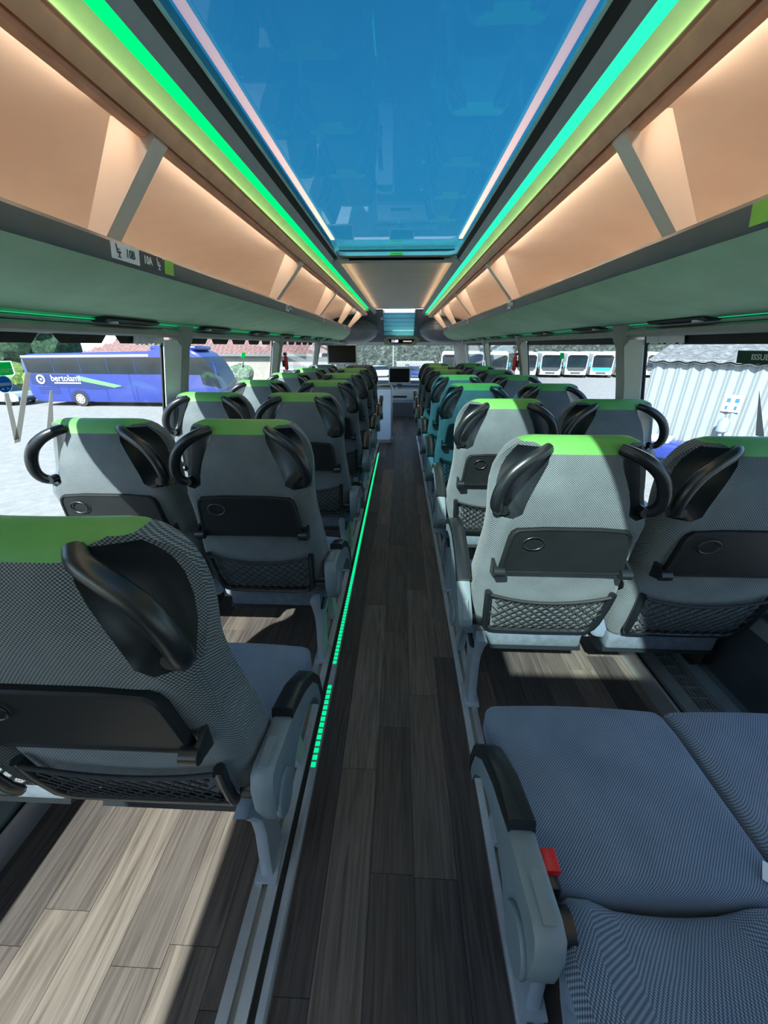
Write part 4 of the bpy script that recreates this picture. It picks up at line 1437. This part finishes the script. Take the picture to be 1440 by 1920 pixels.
# wrap-around windscreen and mirrors
m = MB()
ringsw = []
for yy in (-0.01, 0.5, Wb - 0.5, Wb + 0.01):
    ringsw.append([(Lb + 0.02, yy, 1.35), (Lb - 0.29, yy, 2.28), (Lb - 0.70, yy, 3.06), (Lb - 1.05, yy, 3.42), (Lb - 1.6, yy, 3.42), (Lb - 1.3, yy, 1.6)])
m.loft(ringsw)
link('windscreen', m.mesh('windscreen', 'bus_glass', 30), bus)
link('mirror', MB().tube([(Lb - 0.5, -0.05, 3.1), (Lb - 0.1, -0.35, 3.1), (Lb + 0.05, -0.4, 2.6), (Lb + 0.05, -0.4, 2.2)], [0.05, 0.06, 0.14, 0.12], 8).mesh('mirror', 'bus_blue_dark', 40), bus)
link('air_unit', rbox_mesh('air_unit', (3.4, 2.2, 0.3), 0.12, 'bus_blue', 3, (Lb - 3.2, Wb / 2, 4.0)), bus)
tag(bus, 'dark blue touring coach with green swoosh parked across the yard', 'coach')


def make_car(loc, rz, col, label):
    c = empty('parked_car', loc, rz)
    body = [(-2.2, 0.42), (-2.25, 0.75), (-2.1, 0.95), (-1.2, 1.0), (1.0, 1.0), (2.0, 0.86), (2.25, 0.65), (2.25, 0.35), (2.0, 0.28), (-2.0, 0.28)]
    rings = []
    for y, k in ((-0.9, 0.95), (-0.84, 1), (0.84, 1), (0.9, 0.95)):
        rings.append([(x * k, y, 0.6 + (z - 0.6) * k) for x, z in body])
    link('body', MB().loft(rings).mesh('body', col, 30), c)
    cab = [(-1.9, 0.97), (-1.4, 1.42), (-0.9, 1.52), (0.2, 1.50), (0.6, 1.38), (1.25, 0.98)]
    rings = []
    for y, k in ((-0.78, 0), (-0.66, 1), (0.66, 1), (0.78, 0)):
        rings.append([(x, y, z if k else min(z, 0.99)) for x, z in cab])
    link('cabin', MB().loft(rings).mesh('cabin', 'bus_glass', 25), c)
    link('roof', rbox_mesh('roof', (1.5, 1.3, 0.06), 0.02, col, 2, (-0.5, 0, 1.50)), c)
    for x in (-1.4, 1.35):
        for y in (-0.8, 0.8):
            wheel(c, (x, y, 0.33), 0.33, 0.2)
    link('bumper', rbox_mesh('bumper', (0.12, 1.7, 0.2), 0.04, 'box_dark', 2, (2.22, 0, 0.42)), c)
    tag(c, label, 'car', 'parked cars')
    return c


make_car((-30.6, 29.2, G), -0.1, 'car_silver', 'pale grey car parked behind the tail of the blue coach')
make_car((-2.6, 58, G), 0.4, 'bus_white', 'white car parked beyond the windscreen near the slatted fence')
make_car((2.4, 57, G), -0.3, 'bus_blue_dark', 'dark car parked in front of the slatted fence')


def white_bus(x, y, rz, blue, label):
    b = empty('white_bus', (x, y, G), rz)
    prof = [(-1.42, 0.35), (-1.46, 1.2), (-1.44, 2.6), (-1.36, 3.15), (-1.15, 3.32), (1.15, 3.32), (1.36, 3.15), (1.44, 2.6), (1.46, 1.2), (1.42, 0.35)]
    rings = []
    for yy, k in ((0.0, 0.95), (0.25, 1.0), (11.5, 1.0)):
        rings.append([(px * k, yy, 1.7 + (pz - 1.7) * (k if k == 1 else 0.96)) for px, pz in prof])
    link('body', C('wb_body', lambda: MB().loft(rings).mesh('body', 'bus_white', 30)), b)
    link('windscreen', C('wb_ws', lambda: MB().prism([(-1.22, 1.30), (-1.28, 2.75), (-1.0, 2.98), (1.0, 2.98), (1.28, 2.75), (1.22, 1.30), (0.9, 1.12), (-0.9, 1.12)], 'y', -0.03, 0.06).mesh('windscreen', 'bus_glass', 0)), b)
    link('front_mask', C(('wb_mask', blue), lambda: MB().prism([(-1.30, 1.36), (1.30, 1.36), (0.95, 0.92), (-0.95, 0.92)], 'y', -0.045, 0.05).mesh('front_mask', 'bus_sky' if blue else 'box_dark', 0)), b)
    link('grille', C('wb_gr', lambda: MB().box(-0.62, 0.62, -0.02, 0.06, 0.52, 0.74).mesh('grille', 'box_dark', 0)), b)
    for s in (-1, 1):
        link('headlight', C(('wb_hl', s), lambda: MB().prism([(s * 0.78, 0.62), (s * 1.22, 0.72), (s * 1.25, 0.92), (s * 0.85, 0.80)], 'y', -0.02, 0.05).mesh('headlight', 'frame_silver', 0)), b)
        link('wing_mirror', C(('wb_mi', s), lambda: rbox_mesh('wing_mirror', (0.22, 0.15, 0.55), 0.05, 'bus_sky' if s > 0 else 'bus_white', 2, (s * 1.62, -0.25, 1.75))), b)
        wheel(b, (s * 1.25, 2.3, 0.45), 0.45, 0.3, 'x')
    link('destination_sign', C('wb_ds', lambda: MB().box(-0.9, 0.9, -0.04, 0.0, 2.62, 2.85).mesh('destination_sign', 'screen_black', 0)), b)
    tag(b, label, 'bus', 'white buses in a row')


WB = [(13.6, 0), (17.6, 0), (21.0, 0), (24.5, 0), (28.0, 1), (31.7, 0), (35.4, 0)]
wl_ = ['white bus front framed beside the red hammer pillar', 'second white bus of the far row, counting from the hammer pillar', 'third white bus of the far row, counting from the hammer pillar', 'fourth white bus of the far row, counting from the hammer pillar',
       'white bus with bright blue front panel in the far row', 'white bus half hidden behind the grey window pillar', 'last white bus of the far row, next to the barn']
for (x, bl), lab in zip(WB, wl_):
    white_bus(x, 57.5, math.radians(-14), bl, lab)
white_bus(7.4, 60.0, math.radians(-6), 0, 'white bus seen through the windscreen above the seats')
white_bus(11.4, 63.5, math.radians(-6), 0, 'white bus at the windscreen edge, behind another one')

# white corrugated barn close on the right
A, Bq = Vector((9.64, 15.87, 0)), Vector((20.3, 4.7, 0))
L = (Bq - A).length
ang = math.atan2((Bq - A).y, (Bq - A).x)
barn = empty('barn', (A.x, A.y, G), ang)
hb = 0.93 - G
npan = int(L / 0.36)
pw = L / npan


def rib_panel():
    prof = [(pw * k / 10, 0.05 + 0.05 * math.cos(2 * PI * (k / 10 - 0.5)) ** 3) for k in range(11)]
    m = MB()
    m.loft([[(x, -d, z) for x, d in prof] for z in (0.0, hb)], False, False)
    m.loft([[(x, 0.03, z) for x, d in prof] for z in (0.0, hb)], False, False)
    return m.mesh('wall_panel', 'barn_white', 20)


rpm = rib_panel()
link('wall_core', MB().box(0, L, 0.02, 9.0, 0, hb).mesh('wall_core', 'barn_white', 0), barn)
for k in range(npan):
    link('wall_panel', rpm, barn, (k * pw, 0, 0))
m = MB()
rings = []
nw = 160
for yy, zz in ((-0.25, hb - 0.06), (4.2, hb + 0.95)):
    rings.append([(L * k / nw - 0.15, yy, zz + 0.03 * math.cos(2 * PI * k / 5)) for k in range(nw + 1)])
for yy, zz in ((4.2, hb + 0.88), (-0.25, hb - 0.12)):
    rings.append([(L * k / nw - 0.15, yy, zz + 0.03 * math.cos(2 * PI * k / 5)) for k in range(nw + 1)])
m.loft(rings, False, False)
link('roof', m.mesh('roof', 'fibre_roof', 40), barn)
tag(barn, 'white corrugated barn with grey fibre roof outside the near window', 'barn')

# blue cart and vent pipe in front of the barn
ct = empty('blue_cart', (10.55, 14.8, G), ang)
link('tub', rbox_mesh('tub', (1.5, 0.7, 0.62), 0.05, 'bus_blue', 2, (0, -0.7, 0.62)), ct)
link('cover', rbox_mesh('cover', (0.9, 0.72, 0.2), 0.05, 'bus_white', 2, (-0.4, -0.7, 0.95)), ct)
for x in (-0.5, 0.5):
    wheel(ct, (x, -1.0, 0.28), 0.28, 0.12)
tag(ct, 'blue cart standing against the corrugated barn', 'cart')
vp = empty('vent_pipe', (11.45, 13.9, G), ang)
link('pipe', MB().tube([(0, -0.35, 0), (0, -0.35, 1.35), (0, -0.35, 1.75)], [0.05, 0.05, 0.05], 10).mesh('pipe', 'rim_metal', 40), vp)
link('cowl', MB().tube([(0, -0.35, 1.35), (0, -0.35, 1.42), (0, -0.35, 1.75), (0, -0.35, 1.88)], [0.10, 0.17, 0.17, 0.08], 12).mesh('cowl', 'dome_grey', 40), vp)
link('notice', MB().box(-0.25, 0.25, -0.07, -0.05, 2.05, 2.6).mesh('notice', 'label_white', 0), vp)
link('notice_mark', MB().box(-0.17, -0.06, -0.08, -0.069, 2.36, 2.5).box(0.05, 0.17, -0.08, -0.069, 2.36, 2.5).box(-0.16, -0.09, -0.08, -0.069, 2.12, 2.25).box(0.08, 0.16, -0.08, -0.069, 2.12, 2.25).mesh('notice_mark', 'sign_blue', 0), vp)
tag(vp, 'dark vent pipe below a small notice on the barn wall', 'pipe')

# tiled house behind the coach
hs = empty('tiled_house', (-33, 42, G))
he = 0.45 - G
link('wall', MB().box(0, 26.5, 0, 9, 0, he).mesh('wall', 'stucco', 0), hs)
link('gutter', MB().box(-0.4, 26.9, -0.55, -0.3, he - 0.05, he + 0.15).mesh('gutter', 'gutter_green', 0), hs)
rows, colsn = 8, 108
m = MB()
for r in range(rows):
    za = he + 0.02 + r * 0.36
    ya = -0.5 + r * 0.75
    rings = []
    for y_, z_ in ((ya, za + 0.07), (ya + 0.80, za + 0.42)):
        rings.append([(-0.5 + r * 0.75 + (27.6 - r * 0.75) * k / colsn, y_, z_ + 0.05 * math.cos(PI * k)) for k in range(colsn + 1)])
    m.loft(rings, False, False)
    m.loft([[(-0.5 + r * 0.75 + (27.6 - r * 0.75) * k / colsn, ya, za + 0.07 + 0.05 * math.cos(PI * k) + d) for k in range(colsn + 1)] for d in (0, -0.10)], False, False)
t = link('roof_tiles', m.mesh('roof_tiles', 'tile_pink', 0), hs)
t['kind'] = 'stuff'
m = MB().box(-0.3, 26.7, -0.3, 9, he, he + 0.05)
link('soffit', m.mesh('soffit', 'gutter_green', 0), hs)
for xq, w_, zq, hq in ((14.6, 1.2, 1.0, 1.1), (20.6, 1.5, 0.2, 2.0)):
    f = link('house_window', MB().box(xq, xq + w_, -0.06, 0.02, zq, zq + hq).mesh('house_window', 'bus_white', 0), hs)
    link('house_pane', MB().box(xq + 0.1, xq + w_ - 0.1, -0.08, -0.05, zq + 0.1, zq + hq - 0.1).mesh('house_pane', 'bus_glass', 0), f)
tag(hs, 'long cream house with pink tiled roof beyond the blue coach', 'house')
# low grey shed further along
sh = empty('grey_shed', (-11.0, 36.4, G))
link('walls', MB().box(0, 6.0, 0, 4, 0, 1.75).mesh('walls', 'concrete_grey', 0), sh)
link('roof', MB().prism([(-0.2, 2.25), (6.2, 1.55), (6.2, 1.7), (-0.2, 2.4)], 'y', -0.3, 4.3).mesh('roof', 'rim_metal', 0), sh)
tag(sh, 'low grey shed with sloping edge beside the tiled house', 'shed')


def blob(bm, c, r, seed, amp=0.25, sub=3, sq=1.0):
    rnd = random.Random(seed)
    res = bmesh.ops.create_icosphere(bm, subdivisions=sub, radius=1.0)
    ph = [(Vector((rnd.uniform(-1, 1), rnd.uniform(-1, 1), rnd.uniform(-1, 1))) * rnd.uniform(3, 9), rnd.uniform(0, 6.28)) for _ in range(10)]
    for v in res['verts']:
        d = v.co.normalized()
        k = 1 + amp * sum(math.sin(p.dot(d) + f) for p, f in ph) / 5 + rnd.uniform(-0.09, 0.09)
        v.co = Vector(c) + Vector((d.x * r * k, d.y * r * k, d.z * r * k * sq))


def plant(name, loc, blobs, mat, trunk, label, cat, group=None):
    t = empty(name, loc)
    bm = bmesh.new()
    for i, (c, r, sq) in enumerate(blobs):
        blob(bm, c, r, hash((loc[0], i)) % 1000, 0.25, 3, sq)
    me = bpy.data.meshes.new('foliage')
    bm.to_mesh(me)
    bm.free()
    me.materials.append(MATS[mat])
    link('foliage', me, t)
    if trunk:
        link('trunk', MB().tube([(0, 0, 0), (0.05, 0, trunk * 0.5), (0, 0.05, trunk)], [0.2, 0.16, 0.1], 8).mesh('trunk', 'tyre', 40), t)
    tag(t, label, cat, group)


plant('topiary_shrub', (-14.7, 36.5, G), [((0, 0, 1.55), 1.08, 0.95)], 'leaf_grey', 0.9, 'round clipped grey-green shrub before the cream house', 'shrub')
plant('hedge', (-18.4, 36.6, G), [((-1.2, 0, 0.5), 1.0, 0.8), ((0.3, 0, 0.45), 1.0, 0.8), ((1.5, 0.2, 0.4), 0.8, 0.8)], 'leaf_hedge', 0, 'low yellow-green hedge at the nose of the blue coach', 'hedge')
plant('leafy_bush', (-36.5, 36.5, G), [((0, 0, 1.3), 1.7, 0.8), ((2.6, 0.3, 1.2), 1.5, 0.9)], 'leaf_hedge', 0, 'bright green bush behind the parked grey car', 'bush')
tl = ['dark green tree rising behind the tail of the blue coach', 'dark tree at the picture edge above the green exit sign', 'dark tree between the coach roof and the tiled house', 'tall dark tree furthest behind the coach']
for i, (x, y, h, r) in enumerate(((-44, 47, 4.6, 4.2), (-60, 46, 5.0, 4.6), (-36, 62, 4.6, 4.8), (-66, 62, 6.0, 5.5))):
    plant('dark_tree', (x, y, G), [((0, 0, h), r, 0.9), ((r * 0.7, 0.5, h * 0.75), r * 0.7, 0.9), ((-r * 0.7, -0.4, h * 0.7), r * 0.75, 0.9)], 'leaf_dark', h * 0.8, tl[i], 'tree', 'trees behind the coach')

# scrub-covered bank closing the yard ahead
nx, nz_ = 150, 12
rings = []
rnd = random.Random(3)
for j in range(nz_):
    row = []
    for k in range(nx):
        x = -30 + 125 * k / (nx - 1)
        yb_ = 76 + 0.0 * x - max(0, x - 40) * 0.35
        row.append((x, yb_ + j * 0.9 + rnd.uniform(-0.5, 0.5), G - 0.1 + j * 0.62 + rnd.uniform(-0.25, 0.25) * (j > 0)))
    rings.append(row)
bank = MB().loft(rings, False, False).build('bank', 'scrub', None, 0)
tag(bank, 'steep grey-green scrub bank filling the windscreen', 'bank', None, 'stuff')

# slatted fence and lamp post ahead
fe = empty('slatted_fence', (-0.6, 66, G))
slm = MB().box(0, 0.16, -0.02, 0.02, 0.15, 1.9).mesh('slat', 'fence_pale', 0)
for k in range(26):
    link('slat', slm, fe, (k * 0.23, 0, 0))
link('rail', MB().box(-0.1, 6.1, 0.02, 0.08, 1.62, 1.74).mesh('rail', 'fence_pale', 0), fe)
link('rail', MB().box(-0.1, 6.1, 0.02, 0.08, 0.4, 0.52).mesh('rail', 'fence_pale', 0), fe)
tag(fe, 'pale slatted fence at the foot of the scrub bank', 'fence')
lp = empty('lamp_post', (-1.1, 62, G))
link('pole', MB().tube([(0, 0, 0), (0, 0, 5.2)], [0.09, 0.06], 8).mesh('pole', 'fence_pale', 40), lp)
link('lamp_head', rbox_mesh('lamp_head', (0.6, 0.2, 0.12), 0.04, 'fence_pale', 2, (0.25, 0, 5.25)), lp)
tag(lp, 'thin pale post standing before the scrub bank', 'post')
